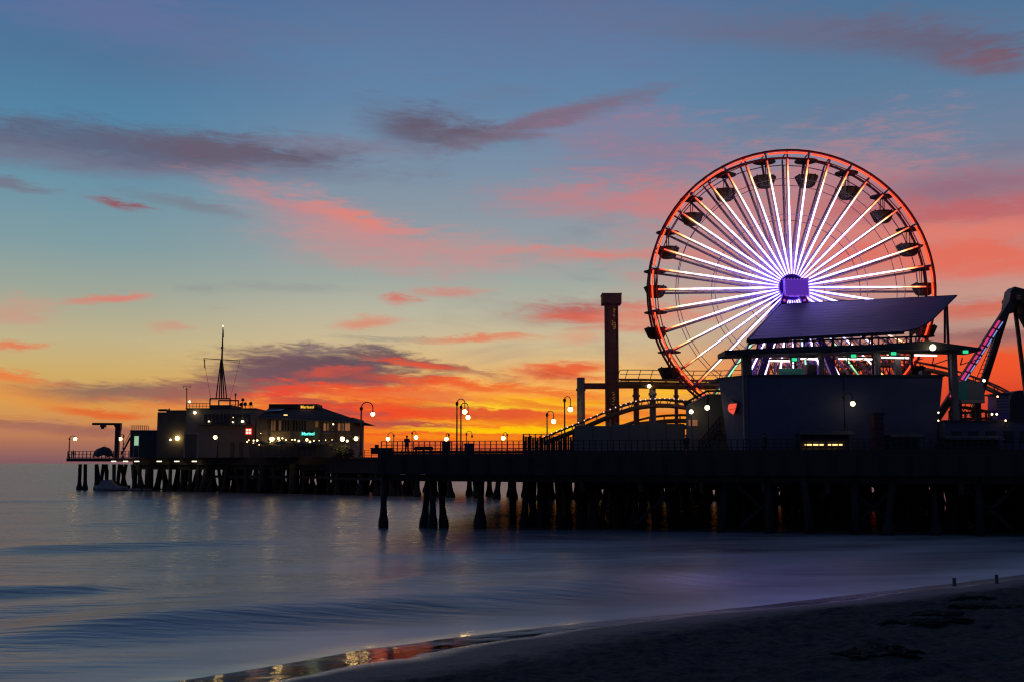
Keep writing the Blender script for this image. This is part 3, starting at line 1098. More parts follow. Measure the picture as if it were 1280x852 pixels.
for j in range(2):
    p, q = F2 + hn * (1 + 7 * j), F3 + hn * (1 + 7 * j)
    obj('cap_beam', MB().bar(p + Vector((0, 0, 5.1)), q + Vector((0, 0, 5.1)), 0.6, 1.0), 'timber', head)
    obj('walkway_beam', MB().bar(p + Vector((0, 0, 3.2)) + hd * 20, q + Vector((0, 0, 3.2)), 0.5, 0.5), 'timber', head)

# flood lights hanging under the pier head
for i, px in enumerate((142, 157, 171, 199, 221, 243)):
    Y = 249.5 if i < 2 else 246.5 - (px - 171) / 276 * 33
    c = P(px, 576, Y - 1.3)
    t = thing('deck_light', 'flood light under the pier head, %s from the left of six in a row' % ('first', 'second', 'third', 'fourth', 'fifth', 'sixth')[i], 'lamp', c, 'flood lights under the pier head')
    obj('lens', MB().box(c.x - 0.45, c.x + 0.45, c.y - 0.2, c.y + 0.2, c.z - 0.08, c.z + 0.1), 'deck_light', t)
    obj('housing', MB().box(c.x - 0.6, c.x + 0.6, c.y - 0.3, c.y + 0.3, c.z + 0.103, c.z + 0.25), 'steel', t)
    obj('bracket', MB().box(c.x - 0.06, c.x + 0.06, c.y - 0.05, c.y + 1.5, c.z + 0.253, c.z + 0.33), 'steel', t)


# ------------------------------------------------------------------ railings
def railing(label, a, b, z, n, h=1.15, rails=4, r=0.035, group='railings of the pier'):
    a, b = Vector(a), Vector(b)
    t = thing('railing', label, 'railing', (a + b) / 2 * 1.0, group)
    W[t.name] = Vector((t.location))
    src = None
    for i in range(n + 1):
        p = a.lerp(b, i / n)
        p.z = z
        if src is None:
            src = obj('post', MB().box(p.x - r * 1.3, p.x + r * 1.3, p.y - r * 1.3, p.y + r * 1.3, z, z + h), 'steel', t)
        else:
            inst('post', src, (p.x, p.y, z + h / 2), t)
    for k in range(rails):
        zz = z + h - (h - 0.15) * k / max(1, rails - 1)
        obj('rail', MB().bar((a.x, a.y, zz), (b.x, b.y, zz), r * 1.6), 'steel', t)
    return t


def front_pt(px, off=0.5):
    """Point of the platform's front edge under a pixel column."""
    k = ray(px, 566)
    m = k.x / k.y
    t = (m * A0.y - A0.x) / (E0.x - m * E0.y)
    return A0 + E0 * t + NI * off


railing('thin dark railing along the platform edge against the glowing sunset', front_pt(474), front_pt(654), DZ1, 26)
railing('dark railing along the platform edge before the grey station wall', front_pt(655), front_pt(897), DZ1, 32)
railing('railing along the platform edge below the slate blue hall', front_pt(898), front_pt(1330), DZ1, 52)
railing('railing on the far landing at the very end of the pier', (F1.x + 0.2, F1.y + 0.2, 0), (F2.x - 1.0, F2.y + 0.3, 0), HZ, 16, 1.5, 3, 0.06)
pa, pb = S0 + D * 3 + N * 0.3, S0 + D * 42 + N * 0.3
railing('railing of the main pier between the restaurant and the platform', (pa.x, pa.y, 0), (pb.x, pb.y, 0), DZ1, 22, 1.5, 4, 0.05)
pa, pb = S0 + D * 3 + N * 16.6, S0 + D * 42 + N * 16.6
railing('railing on the far side of the main pier', (pa.x, pa.y, 0), (pb.x, pb.y, 0), DZ1, 22, 1.5, 4, 0.05)

# ------------------------------------------------------------------ street lamps
LAMPS = {}


def crook_lamp(label, px, Y, top, gx, gy, z=DZ1, globe='lamp_warm', r=0.225, pr=0.07, group='crook-necked lamps on the pier'):
    base = P(px, 560, Y)
    base.z = z
    t = thing('street_lamp', label, 'street lamp', base, group)
    g = P(gx, gy, Y)
    ztop = P(px, top, Y).z
    sgn = 1 if gx > px else -1
    hw = abs(g.x - base.x) / 2
    zc = ztop - hw
    obj('base', MB().lathe(base, [(pr * 2.6, 0), (pr * 2.6, 0.25), (pr * 1.7, 0.5), (pr * 1.4, 1.0)], 8), 'steel', t)
    obj('pole', MB().tube([base + Vector((0, 0, 1.0)), (base.x, base.y, zc)], [pr * 1.15, pr], 8), 'steel', t)
    pts = []
    for k in range(13):
        a = PI - PI * k / 12
        pts.append((base.x + sgn * (hw + math.cos(a) * hw), base.y, zc + math.sin(a) * hw))
    pts.append((g.x, base.y, g.z + r * 1.25))
    obj('arm', MB().tube(pts, pr * 0.7, 6), 'steel', t)
    obj('collar', MB().lathe((base.x, base.y, zc), [(pr * 1.3, -0.3), (pr * 2.2, -0.15), (pr * 2.2, 0.0), (pr * 1.2, 0.12)], 8), 'steel', t)
    obj('shade', MB().lathe((g.x, base.y, g.z), [(r * 1.15, r * 0.85), (r * 0.9, r * 1.0), (r * 0.35, r * 1.35)], 10), 'steel', t)
    obj('globe', MB().ball((g.x, base.y, g.z), r, 12, 8), globe, t, True)
    return t


crook_lamp('tall crook-necked lamp beside the restaurant roof, its globe against red cloud', 451, 128, 502, 466, 517, r=0.225, pr=0.09)
crook_lamp('nearer of the two crook-necked lamps standing close together over the railing', 571, 114, 498, 581, 514, r=0.225)
crook_lamp('farther of the two close crook-necked lamps, its globe slightly lower', 576, 121, 503, 585, 521, r=0.225)
crook_lamp('tall crook-necked lamp just left of the coaster pillar', 706, 117, 495, 713, 511, r=0.25)
crook_lamp('shorter crook-necked lamp above the dark board fence', 684, 128, 513, 692, 526, r=0.25)
crook_lamp('lamp on a pale pole beside the left end of the slate blue hall', 886, 103.5, 494, 884, 509, globe='lamp_white', r=0.225, pr=0.05)
crook_lamp('lamp with a round globe in front of the slate blue hall', 1057, 98.0, 490, 1066, 504, globe='lamp_white', r=0.21, pr=0.06)
small = [
    (492, 205, 540, 485, 548, 'small far lamp first from the left along the sunset railing'),
    (515, 200, 538, 520, 546, 'small far lamp right of the person at the railing'),
    (561, 198, 541, 558, 548, 'small far lamp just above the dark cabinet left of the tall lamps'),
    (634, 194, 540, 629, 547, 'small far lamp at the right end of the sunset railing'),
]
for px, Y, top, gx, gy, lab in small:
    crook_lamp(lab, px, Y, top, gx, gy, r=0.33, pr=0.08, group='small lamps along the far side of the pier')
crook_lamp('lamp at the outer corner of the far landing', 86.5, 255, 544, 94, 548, z=HZ, r=0.36, pr=0.12, group='lamps on the pier head')
crook_lamp('lamp behind the davit crane on the far landing', 154, 252, 542, 150.5, 548, z=HZ, r=0.35, pr=0.1, group='lamps on the pier head')
crook_lamp('lamp on a post before the middle of the harbour office', 272, 222, 540, 269, 546, z=HZ, r=0.35, pr=0.1, group='lamps on the pier head')
crook_lamp('bright lamp right of the restaurant corner', 441, 212, 543, 428, 548, z=HZ, r=0.42, pr=0.08, group='lamps on the pier head')
crook_lamp('lamp at the right end of the restaurant terrace', 449, 213, 541, 445, 547.5, z=HZ, r=0.36, pr=0.08, group='lamps on the pier head')
crook_lamp('bright lamp at the left end of the restaurant terrace', 336, 220, 542, 340, 548, z=HZ, r=0.42, pr=0.08, group='lamps on the pier head')
crook_lamp('unlit small crook-necked lamp right of the two tall lamps', 583, 200, 538, 590, 545, globe='steel', r=0.2, pr=0.07, group='small lamps along the far side of the pier')


# ------------------------------------------------------------------ ferris wheel
AX = math.radians(3.5)
wa = Vector((math.sin(AX), math.cos(AX), 0))        # axis, away from the camera
we = Vector((math.cos(AX), -math.sin(AX), 0))       # to the right
wz = Vector((0, 0, 1))
HC = P(985.5, 363, 112.0)                            # wheel centre
wheel = thing('ferris_wheel', 'giant ferris wheel with red neon rim and glowing white spokes', 'ferris wheel', (HC.x, HC.y, DZ1))


def wp(r, ang, off=0.0):
    """ang clockwise from the top, off along the axis (negative = towards the camera)."""
    return HC + we * (math.sin(ang) * r) + wz * (math.cos(ang) * r) + wa * off


RO = 14.0
HW = 1.5
for off in (-HW, HW):
    obj('rim', MB().tube([wp(RO, 2 * PI * k / 80, off) for k in range(81)], 0.13, 6, False), 'rim', wheel, True)
    obj('inner_rim', MB().tube([wp(RO - 0.75, 2 * PI * k / 40, off) for k in range(41)], 0.055, 5, False), 'rim' if off < 0 else 'spoke', wheel)
# rim struts between the two rims
for k in range(40):
    a = 2 * PI * k / 40
    obj('rim_strut', MB().bar(wp(RO, a, -HW), wp(RO, a, HW), 0.1).bar(wp(RO - 0.75, a, -HW), wp(RO, a, -HW), 0.08)
        .bar(wp(RO - 0.75, a, HW), wp(RO, a, HW), 0.08).bar(wp(RO - 0.75, a, -HW), wp(RO, a + PI / 40, HW), 0.06), 'spoke', wheel)
# neon tubes along the front rim, one per bay between two cars
for k in range(20):
    a0 = math.radians(18 * k - 9 + 0.9)
    a1 = math.radians(18 * k + 9 - 0.9)
    pts = [wp(RO - 0.30, a0 + (a1 - a0) * j / 4, -HW - 0.12) for j in range(5)]
    obj('neon_tube', MB().tube(pts, 0.085, 6), 'neon_red', wheel)


def spoke_frame(ang, off):
    """Matrix whose local x runs from the hub outwards along the spoke."""
    x = we * math.sin(ang) + wz * math.cos(ang)
    y = wa
    z = x.cross(y)
    m = Matrix((x, y, z)).transposed().to_4x4()
    m.translation = (HC + wa * off) - W[wheel.name]
    return m


lit_me, _ = mesh_of('light_spoke', MB().tube([(1.35, -0.45, 0), (3.5, -0.3, 0), (6.5, -0.10, 0), (13.1, 0.02, 0)], [0.06, 0.088, 0.085, 0.07], 6, True), 'spoke_light', Vector((0, 0, 0)))
grn_me = lit_me.copy()
grn_me.materials[0] = M['spoke_green']
drk_me, _ = mesh_of('spoke', MB().bar((1.0, 0.4, 0), (RO - 0.2, 0.0, 0), 0.11, 0.16).bar((3.0, 0.32, 0.16), (RO - 0.8, 0.0, 0.12), 0.05), 'spoke', Vector((0, 0, 0)))
for k in range(40):
    a = math.radians(9 * k)
    green = k in (16, 19, 24)
    s = bpy.data.objects.new('light_spoke', grn_me if green else lit_me)
    COL.objects.link(s)
    s.parent = wheel
    s.matrix_local = spoke_frame(a, -HW - 0.05)
    if green:
        s['label'] = 'light spoke glowing green near the bottom of the wheel'
    for off in (-HW + 0.2, HW):
        s = bpy.data.objects.new('spoke', drk_me)
        COL.objects.link(s)
        s.parent = wheel
        s.matrix_local = spoke_frame(a, off) @ (Matrix.Rotation(PI, 4, 'X') if off > 0 else Matrix.Identity(4))
# ring cables between the spokes
for off in (-HW + 0.15, HW):
    for r in (11.15, 7.5, 3.9):
        k2 = 1.0
        obj('ring_cable', MB().tube([wp(r, 2 * PI * k / 40, off) for k in range(41)], 0.035, 4, False), 'spoke', wheel)
# crossed bracing rods between the two spoke planes
for k in range(20):
    a = math.radians(18 * k)
    obj('bracing_rod', MB().tube([wp(11.15, a, -HW), wp(7.5, a, HW)], 0.03, 4).tube([wp(7.5, a, -HW), wp(3.9, a, HW)], 0.03, 4), 'spoke', wheel)
# hub
obj('hub', MB().lathe(HC, [(0.55, -2.6), (0.55, 4.2)], 16, 'y'), 'violet', wheel, False)
for off in (-2.0, 3.9):
    obj('hub_flange', MB().lathe(HC + wa * off, [(1.28, -0.12), (1.28, 0.12)], 24, 'y'), 'hub_violet' if off > 0 else 'violet', wheel)
c = P(995, 360, 109.0)
obj('motor_housing', MB().box(c.x - 1.14, c.x + 1.14, c.y - 0.35, c.y + 0.45, c.z - 0.82, c.z + 0.82), 'hub_violet', wheel)
for k in range(5):
    xx = c.x - 0.92 + k * 0.46
    obj('housing_rib', MB().box(xx - 0.05, xx + 0.05, c.y - 0.37, c.y - 0.352, c.z - 0.7, c.z + 0.7), 'hub_violet', wheel)
obj('housing_lid', MB().box(c.x - 1.2, c.x + 1.2, c.y - 0.42, c.y + 0.5, c.z + 0.823, c.z + 0.9), 'violet', wheel)
hb = MB()
hbs = None
for k in range(26):
    t = k / 26 * 2 * (2.3 + 1.66)
    if t < 2.3: q = (-1.15 + t, 0.83)
    elif t < 3.96: q = (1.15, 0.83 - (t - 2.3))
    elif t < 6.26: q = (1.15 - (t - 3.96), -0.83)
    else: q = (-1.15, -0.83 + (t - 6.26))
    pt = Vector((c.x + q[0], c.y - 0.37, c.z + q[1]))
    if hbs is None:
        hbs = obj('hub_bulb', MB().ball(pt, 0.09, 6, 4), 'hub_bulb', wheel)
    else:
        inst('hub_bulb', hbs, pt, wheel)
for k in range(16):
    inst('hub_bulb', hbs, wp(1.28, 2 * PI * k / 16, 3.7), wheel)
# supporting legs
for off, yb in ((-2.6, -4.2), (3.4, 4.2)):
    for sx in (-1, 1):
        top = HC + wa * off + we * (0.45 * sx)
        ft = HC + wa * yb + we * (6.2 * sx)
        ft.z = DZ1
        leg = obj('support_leg', MB().bar(top, ft, 0.62, 0.62, up=wa), 'violet', wheel)
        if off < 0:
            for k in range(1, 6):
                q = top.lerp(ft, k * 0.045) - wa * 0.36
                obj('leg_bulb', MB().ball(q, 0.13, 6, 4), 'leg_bulb', leg)
    obj('leg_tie', MB().bar((HC + wa * yb * 0.75 - we * 3.6) - wz * 9.8, (HC + wa * yb * 0.75 + we * 3.6) - wz * 9.8, 0.3), 'violet', wheel)

# cars: canopy at the pivot, tub hanging below
tub = MB()
pf = [(0.62, -2.72), (0.72, -2.62), (0.95, -2.2), (1.12, -1.75), (1.12, -1.62), (1.04, -1.62), (1.0, -1.78), (0.6, -2.45)]
tub.lathe((0, 0, 0), pf, 14)
tub_me, _ = mesh_of('gondola', tub, 'gondola', Vector((0, 0, 0)))
rb = MB()
for k in range(14):
    a = 2 * PI * k / 14
    d = Vector((math.cos(a), math.sin(a), 0))
    rb.bar(d * 0.74 + Vector((0, 0, -2.6)), d * 1.16 + Vector((0, 0, -1.66)), 0.09)
rib_me, _ = mesh_of('ribs', rb, 'steel', Vector((0, 0, 0)))
cn = MB().lathe((0, 0, 0), [(1.16, -0.12), (1.18, -0.02), (0.7, 0.10), (0.12, 0.26)], 14)
can_me, _ = mesh_of('canopy', cn, 'steel', Vector((0, 0, 0)))
hg = MB().bar((-0.12, 0, 0), (-0.12, 0, -2.4), 0.07).bar((0.12, 0, 0), (0.12, 0, -2.4), 0.07)
hg.bar((0, -1.0, -0.05), (0, -0.95, -1.7), 0.05).bar((0, 1.0, -0.05), (0, 0.95, -1.7), 0.05)
hg_me, _ = mesh_of('hanger', hg, 'steel', Vector((0, 0, 0)))
st = MB()
for sx in (-1, 1):
    st.box(sx * 0.58 - 0.24, sx * 0.58 + 0.24, -0.6, 0.6, -2.15, -2.05).box(sx * 0.8 - 0.05, sx * 0.8 + 0.05, -0.6, 0.6, -2.05, -1.5)
st_me, _ = mesh_of('seat', st, 'cloth', Vector((0, 0, 0)))
for k in range(20):
    a = math.radians(18 * k + 9)
    g = bpy.data.objects.new('gondola', tub_me)
    COL.objects.link(g)
    g.parent = wheel
    g.location = wp(RO - 0.55, a, 0) - W[wheel.name]
    g.rotation_euler = (0, 0, -AX)
    for nm, me in (('canopy', can_me), ('hanger', hg_me), ('rib', rib_me), ('seat', st_me)):
        q = bpy.data.objects.new(nm, me)
        COL.objects.link(q)
        q.parent = g


# ------------------------------------------------------------------ pavilion with the sail roof, in front of the wheel
YP = 103.0
pc = P(1050, 470, YP)
pav = thing('pavilion', 'open pavilion with a long pointed sail roof before the wheel', 'pavilion', (pc.x, pc.y, DZ1))
tl, tr_ = P(975, 382, 108.5), P(1195, 371, 107.5)
bl, br_ = P(934, 426, 101.5), P(1148, 415, 101.5)
NP = 12


def sail_edge(a):
    """Right edge of the sail: rounded at the foot, pointed at the tip."""
    return P(float(np.interp(a, [0, 0.08, 0.2, 0.4, 1, 1.1], [1128, 1146, 1157, 1168, 1195, 1198])), 415.5 - 44.5 * a, 101.5 + 6.0 * a)


for i in range(NP):
    a, b = i / NP, (i + 1) / NP + 0.012
    q0, q1 = bl.lerp(tl, a), bl.lerp(tl, b)
    e0, e1 = sail_edge(a), sail_edge(b)
    k = Vector((0, -0.008, 0.008))
    obj('roof_panel', MB().quadslab(q0 + k, e0 + k, e1 + Vector((0, 0, 0)), q1, 0.14), 'roofsheet', pav)
for t in (0.02, 0.35, 0.68, 0.96):
    obj('rafter', MB().bar(bl.lerp(br_, t) + Vector((0, .35, -.2)), tl.lerp(tr_, t) + Vector((0, .3, -.35)), 0.18, 0.3), 'steel', pav)
obj('gutter', MB().bar(bl + Vector((-0.1, -0.12, -0.08)), sail_edge(0) + Vector((0.1, -0.12, -0.08)), 0.16, 0.18), 'steel', pav)
obj('ridge_cap', MB().bar(tl + Vector((-0.1, 0.0, 0.1)), tr_ + Vector((0.1, 0.0, 0.1)), 0.2, 0.12), 'steel', pav)
obj('verge_trim', MB().bar(bl + Vector((0, -0.05, 0.1)), tl + Vector((0, -0.05, 0.1)), 0.12, 0.16), 'steel', pav)
obj('verge_trim', MB().tube([sail_edge(k / 10) + Vector((0, -0.05, 0.05)) for k in range(11)], 0.07, 6), 'steel', pav)
for t_ in (0.08, 0.3, 0.52, 0.74, 0.95):
    a_ = tl.lerp(tr_, t_)
    obj('back_post', MB().bar(a_ - Vector((0, -0.2, 0.2)), (a_.x, a_.y + 0.2, DZ1), 0.2), 'steel', pav)
# truss under the sail
u0, u1 = bl + Vector((0.2, 0.3, -0.15)), P(1168, 420, 101.8)
l0, l1 = P(934, 437, 101.8), P(1168, 434, 101.8)
obj('truss_chord', MB().bar(u0, u1, 0.16), 'steel', pav)
obj('truss_chord', MB().bar(l0, l1, 0.16), 'steel', pav)
nb = 20
for i in range(nb):
    a, b = u0.lerp(u1, i / nb), l0.lerp(l1, (i + 1) / nb)
    a2 = l0.lerp(l1, i / nb)
    obj('truss_web', MB().bar(a, a2, 0.12).bar(*((a, b) if i % 2 else (a2, u0.lerp(u1, (i + 1) / nb))), 0.07), 'steel', pav)
# flat lower roof with a shallow gable end
pts = [(907, 437.5), (1000, 433), (1100, 430), (1160, 425.5), (1226, 434.5), (1228, 438), (1150, 436.5), (1060, 440), (960, 442), (907, 443.5)]
poly = [(P(x, y, 98.5).x, P(x, y, 98.5).z) for x, y in pts]
obj('lower_roof', MB().prism(poly, 98.5, 102.4), 'roofdark', pav)
obj('fascia_board', MB().bar(P(906, 440.5, 98.35), P(1060, 436.5, 98.35), 0.1, 0.42), 'hall_trim', pav)
obj('mast', MB().tube([P(1181, 374, 106.9), P(1181, 428, 106.9)], 0.11, 6), 'steel', pav)
for px, w in ((933, 0.8), (1026, 0.42), (1096, 0.46), (1121, 0.5), (1191, 0.5)):
    top = P(px, 441, 100.2)
    obj('column', MB().box(top.x - w / 2, top.x + w / 2, 99.9, 99.9 + w, DZ1, top.z), 'greycol', pav)
for i in range(9):
    a = P(915 + i * 36, 449, 98.8)
    obj('joist_bracket', MB().bar(a + Vector((0, 0, 0.15)), a + Vector((0.8, 2.5, -0.25)), 0.09).bar(a + Vector((0.8, 2.5, -0.25)), a + Vector((1.6, 0, 0.1)), 0.07), 'steel', pav)

# lights hung under the lower roof
for px, py, lab in ((1117, 441.5, 'green lamp under the pavilion roof, right of its middle column'), (1207, 438.5, 'green lamp near the right tip of the lower pavilion roof'),
                    (993, 449, 'green lamp under the left half of the pavilion roof'), (1067, 444.5, 'faint green lamp under the middle of the pavilion roof')):
    p = P(px, py + (0 if px != 1207 else 1), 98.2)
    t = thing('roof_lamp', lab, 'lamp', p, 'green lamps under the pavilion roof')
    obj('lens', MB().box(p.x - 0.2, p.x + 0.2, p.y - 0.1, p.y + 0.1, p.z - 0.13, p.z + 0.13), 'green', t)
    obj('housing', MB().box(p.x - 0.33, p.x + 0.33, p.y + 0.103, p.y + 0.28, p.z - 0.2, p.z + 0.3), 'steel', t)
p = P(1166, 434, 98.0)
t = thing('roof_lamp', 'bright white lamp on the edge of the lower pavilion roof', 'lamp', p)
obj('lens', MB().ball(p, 0.27, 10, 8), 'lamp_white', t, True)
obj('bracket', MB().bar(p + Vector((0, 0.25, 0.1)), p + Vector((0, 0.6, 0.3)), 0.12), 'steel', t)
for x0, x1, py, lab in ((1143, 1171, 443.5, 'white tube light at the right under the pavilion roof'), (1048, 1090, 448, 'long white tube light under the middle of the pavilion roof'),
                        (1001, 1022, 448, 'short white tube light left of the middle pavilion column'), (962, 992, 450.5, 'white tube light under the left of the pavilion roof'),
                        (1102, 1136, 446.5, 'white tube light between two right pavilion columns')):
    a, b = P(x0, py, 99.4), P(x1, py + 0.6, 99.4)
    t = thing('tube_light', lab, 'lamp', (a + b) / 2, 'white tube lights under the pavilion roof')
    obj('tube', MB().tube([a, b], 0.075, 6), 'tube_white', t)
    obj('tray', MB().box(a.x, b.x, a.y - 0.1, a.y + 0.1, a.z + 0.09, a.z + 0.2), 'steel', t)

# ------------------------------------------------------------------ slate blue hall
YH = 99.6
hall = thing('hall', 'large windowless slate blue hall below the pavilion', 'building', (X(1040, YH), YH + 4, DZ1))
a0, a1 = P(898, 470, 103.5), P(935, 470, YH)
b1 = P(1180, 470, YH)
zt = Z(470.5, YH, 1000)
seams = [935, 1055, 1180]
for i in range(len(seams) - 1):
    x0, x1 = X(seams[i], YH, 500), X(seams[i + 1], YH, 500)
    inset = 0.95 if i == len(seams) - 2 else 0.0
    obj('wall_panel', MB().prism([(x0 + 0.02, DZ1), (x1 - 0.02 - inset, DZ1), (x1 - 0.02, zt), (x0 + 0.02, zt)], YH, YH + 0.3), 'hall', hall)
    obj('cover_strip', MB().box(x0 - 0.04, x0 + 0.04, YH - 0.03, YH + 0.05, DZ1, zt + 0.02), 'hall_trim', hall)
xl = X(935, YH, 500)
cl = P(898.5, 500, 103.6)
def flared(ax, ay, bx_, by_, inset_a, inset_b, th):
    """Wall from a to b whose foot is drawn in, so that it flares outwards to the top."""
    v0 = [(ax + inset_a, ay, DZ1), (bx_ + inset_b, by_, DZ1), (bx_, by_, zt), (ax, ay, zt)]
    return MB().add(v0 + [(x + 0.05, y + th, z) for x, y, z in v0], [(0, 1, 2, 3), (7, 6, 5, 4), (0, 4, 5, 1), (1, 5, 6, 2), (2, 6, 7, 3), (3, 7, 4, 0)])


obj('side_wall', flared(xl - 0.02, YH + 0.02, cl.x, 103.5, 0.0, 0.85, 0.3), 'hall', hall)
xr = X(1180, YH, 500)
obj('end_wall', flared(xr, YH + 0.02, xr - 0.7, 108, -0.95, -0.95, 0.3), 'hall', hall)
obj('roof', MB().slab([(xl, YH - 0.1), (xr + 0.1, YH - 0.1), (xr - 0.6, 108.2), (cl.x - 0.1, 108.2), (cl.x - 0.1, 103.5)], zt + 0.003, zt + 0.2), 'hall_trim', hall)
for x0, x1, y0 in ((975, 1003, 460), (1008, 1020, 455)):
    p, q = P(x0, y0, YH + 1), P(x1, 470, YH + 1)
    obj('roof_box', MB().box(p.x, q.x, YH + 0.7, YH + 2.2, zt + 0.203, p.z), 'teal' if x0 == 975 else 'steel', hall)
p = P(1157, 463, YH + 1)
obj('roof_box', MB().box(p.x - 0.4, p.x + 0.4, YH + 0.8, YH + 1.7, zt + 0.203, p.z), 'steel', hall)
# red crystal-shaped sign on the side wall
sd = Vector((cl.x - xl, 103.5 - YH, 0)).normalized()
sn = Vector((sd.y, -sd.x, 0))
if sn.y > 0: sn = -sn
sc_ = Vector((xl, YH, 0)) + sd * 2.0
sg = thing('wall_sign', 'red angular glowing sign on the left wall of the blue hall', 'sign', P(919.5, 508, 101.3))
so = P(919.5, 508, 101.2)
SX_ = -sd


def sq(lst, off, th):
    pts_ = [so + sn * off + SX_ * ((x - 919.5) / 1408 * 101 * 1.12) + Vector((0, 0, (508 - y) / 1408 * 101)) for x, y in lst]
    mb = MB()
    n = len(pts_)
    mb.add(pts_ + [p + sn * th for p in pts_], [tuple(range(n)), tuple(range(2 * n - 1, n - 1, -1))] + [(i, (i + 1) % n, (i + 1) % n + n, i + n) for i in range(n)])
    return mb


obj('sign_face', sq([(913.5, 505), (917, 504), (927.2, 504.2), (925.5, 510), (912, 511)], 0.32, 0.1), 'red_sign', sg)
obj('sign_face', sq([(912.4, 511.8), (925, 510.9), (921, 517.4), (914.5, 514)], 0.32, 0.1), 'red_sign', sg)
obj('sign_crest', sq([(918, 499), (925, 503.4), (916, 503.6)], 0.32, 0.08), 'panel', sg)
obj('back_plate', sq([(911, 504), (918, 498), (928, 503), (925, 512), (921, 518), (911.5, 512)], 0.2, 0.1), 'hall_trim', sg)

# stalls and shop fronts at the foot of the hall
YS = 97.2
for x0, x1, y0, y1, lab in ((1000, 1062, 540, 566, 'low dark kiosk with two amber strip lights before the hall'),
                            (1113, 1150, 543, 567, 'dark kiosk with a framed front before the right of the hall'),
                            (1182, 1250, 546, 570, 'dark shop front with slatted shutter at the far right')):
    p, q = P(x0, y0, YS), P(x1, y1, YS)
    t = thing('kiosk', lab, 'kiosk', ((p.x + q.x) / 2, YS + 1, DZ1), 'kiosks before the blue hall')
    obj('wall', MB().box(p.x, q.x, YS, YS + 1.6, DZ1, p.z), 'hall_trim', t)
    obj('awning', MB().quadslab((p.x - 0.2, YS - 0.9, p.z - 0.25), (q.x + 0.2, YS - 0.9, p.z - 0.25), (q.x + 0.2, YS - 0.01, p.z + 0.1), (p.x - 0.2, YS - 0.01, p.z + 0.1), 0.06), 'hall_trim', t)
    obj('counter', MB().box(p.x + 0.2, q.x - 0.2, YS - 0.4, YS - 0.003, DZ1 + 0.9, DZ1 + 1.0), 'timber', t)
    if x0 == 1000:
        for u, v in ((1006, 1029), (1035, 1052.5)):
            uu, vv = P(u, 555.2, YS - 0.5), P(v, 555.2, YS - 0.5)
            obj('strip_light', MB().box(uu.x, vv.x, YS - 0.6, YS - 0.5, uu.z - 0.06, uu.z + 0.06), 'strip_yellow', t)
    else:
        for k in range(7):
            xx = p.x + 0.4 + (q.x - p.x - 0.8) * k / 6
            obj('shutter_slat', MB().box(xx - 0.09, xx + 0.09, YS - 0.06, YS - 0.003, DZ1 + 1.05, p.z - 0.4), 'panel', t)
p = P(1098, 518, 97.6)
t = thing('banner_pillar', 'narrow dark red pillar standing before the hall right of the lamp', 'pillar', (p.x, 97.9, DZ1))
obj('shaft', MB().box(p.x - 0.42, p.x + 0.42, 97.5, 98.3, DZ1, p.z), 'column', t)
for k in range(6):
    z = p.z - 0.3 - k * 0.42
    obj('band', MB().box(p.x - 0.36, p.x + 0.36, 97.44, 97.497, z - 0.12, z + 0.12), 'hall_trim', t)
obj('cap', MB().box(p.x - 0.5, p.x + 0.5, 97.42, 98.38, p.z + 0.003, p.z + 0.2), 'hall_trim', t)

# dark low building at the far right, terrace and ride clutter above it
p, q = P(1174, 526.5, 98.4), P(1330, 570, 98.4)
t = thing('low_building', 'low dark blue building at the right edge beside the hall', 'building', ((p.x + q.x) / 2, 100, DZ1))
obj('wall', MB().box(p.x + 0.4, q.x, 98.4, 104, DZ1, p.z), 'hall', t)
obj('coping', MB().box(p.x + 0.38, q.x + 0.1, 98.3, 104.1, p.z + 0.003, p.z + 0.15), 'hall_trim', t)
for k in range(7):
    xx = p.x + 1.0 + k * 1.5
    obj('window', MB().box(xx, xx + 0.9, 98.36, 98.397, DZ1 + 0.9, DZ1 + 1.9), 'glass', t)
for px, py, lab, m, r in ((1173, 515, 'small white lamp at the right top corner of the hall', 'lamp_white', 0.07), (1240, 517, 'left of a pair of small lamps over the low building', 'lamp_white', 0.09),
                       (1246, 517, 'right of a pair of small lamps over the low building', 'lamp_white', 0.09), (1257, 525, 'tiny amber lamp on the low building', 'bulb', 0.08),
                       (1230, 475, 'white lamp at the foot of the swing frame', 'lamp_white', 0.13), (1247, 495, 'small lamp on the striped booth', 'bulb', 0.08), (1173, 525, 'small lamp at the left end of the low building', 'bulb', 0.07)):
    c = P(px, py, 98.0 if px != 1230 else 101)
    t = thing('small_lamp', lab, 'lamp', c)
    obj('bulb', MB().ball(c, r, 8, 6), m, t, True)
    obj('stem', MB().tube([c - Vector((0, 0, r)), c - Vector((0, -0.2, r + 0.5))], 0.03, 5), 'steel', t)

p0, p1 = P(1196, 476, 103), P(1231, 499, 103)
xm = X(1210, 103, 488)
t = thing('sign_box', 'raised box with a teal left half and grey right half', 'sign box', ((p0.x + p1.x) / 2, 104, DZ1))
obj('teal_panel', MB().box(p0.x, xm, 103, 104.5, p1.z, p0.z), 'teal', t)
obj('grey_panel', MB().box(xm + 0.003, p1.x, 103, 104.5, p1.z, p0.z), 'panel', t)
pz = P(1200, 503, 102.8)
obj('cream_soffit', MB().box(X(1202, 102.8, 500), p1.x - 0.05, 102.9, 104.4, pz.z, p1.z - 0.003), 'cream', t)
for xx in (p0.x + 0.5, p1.x - 0.5):
    obj('post', MB().box(xx - 0.12, xx + 0.12, 103.6, 103.84, DZ1, pz.z - 0.003), 'steel', t)
p0, p1 = P(1246, 493, 103), P(1262, 526, 103)
t = thing('ride_booth', 'striped booth right of the teal and grey box', 'booth', ((p0.x + p1.x) / 2, 104, DZ1))
obj('wall', MB().box(p0.x, p1.x, 103, 105, DZ1, p0.z), 'violet', t)
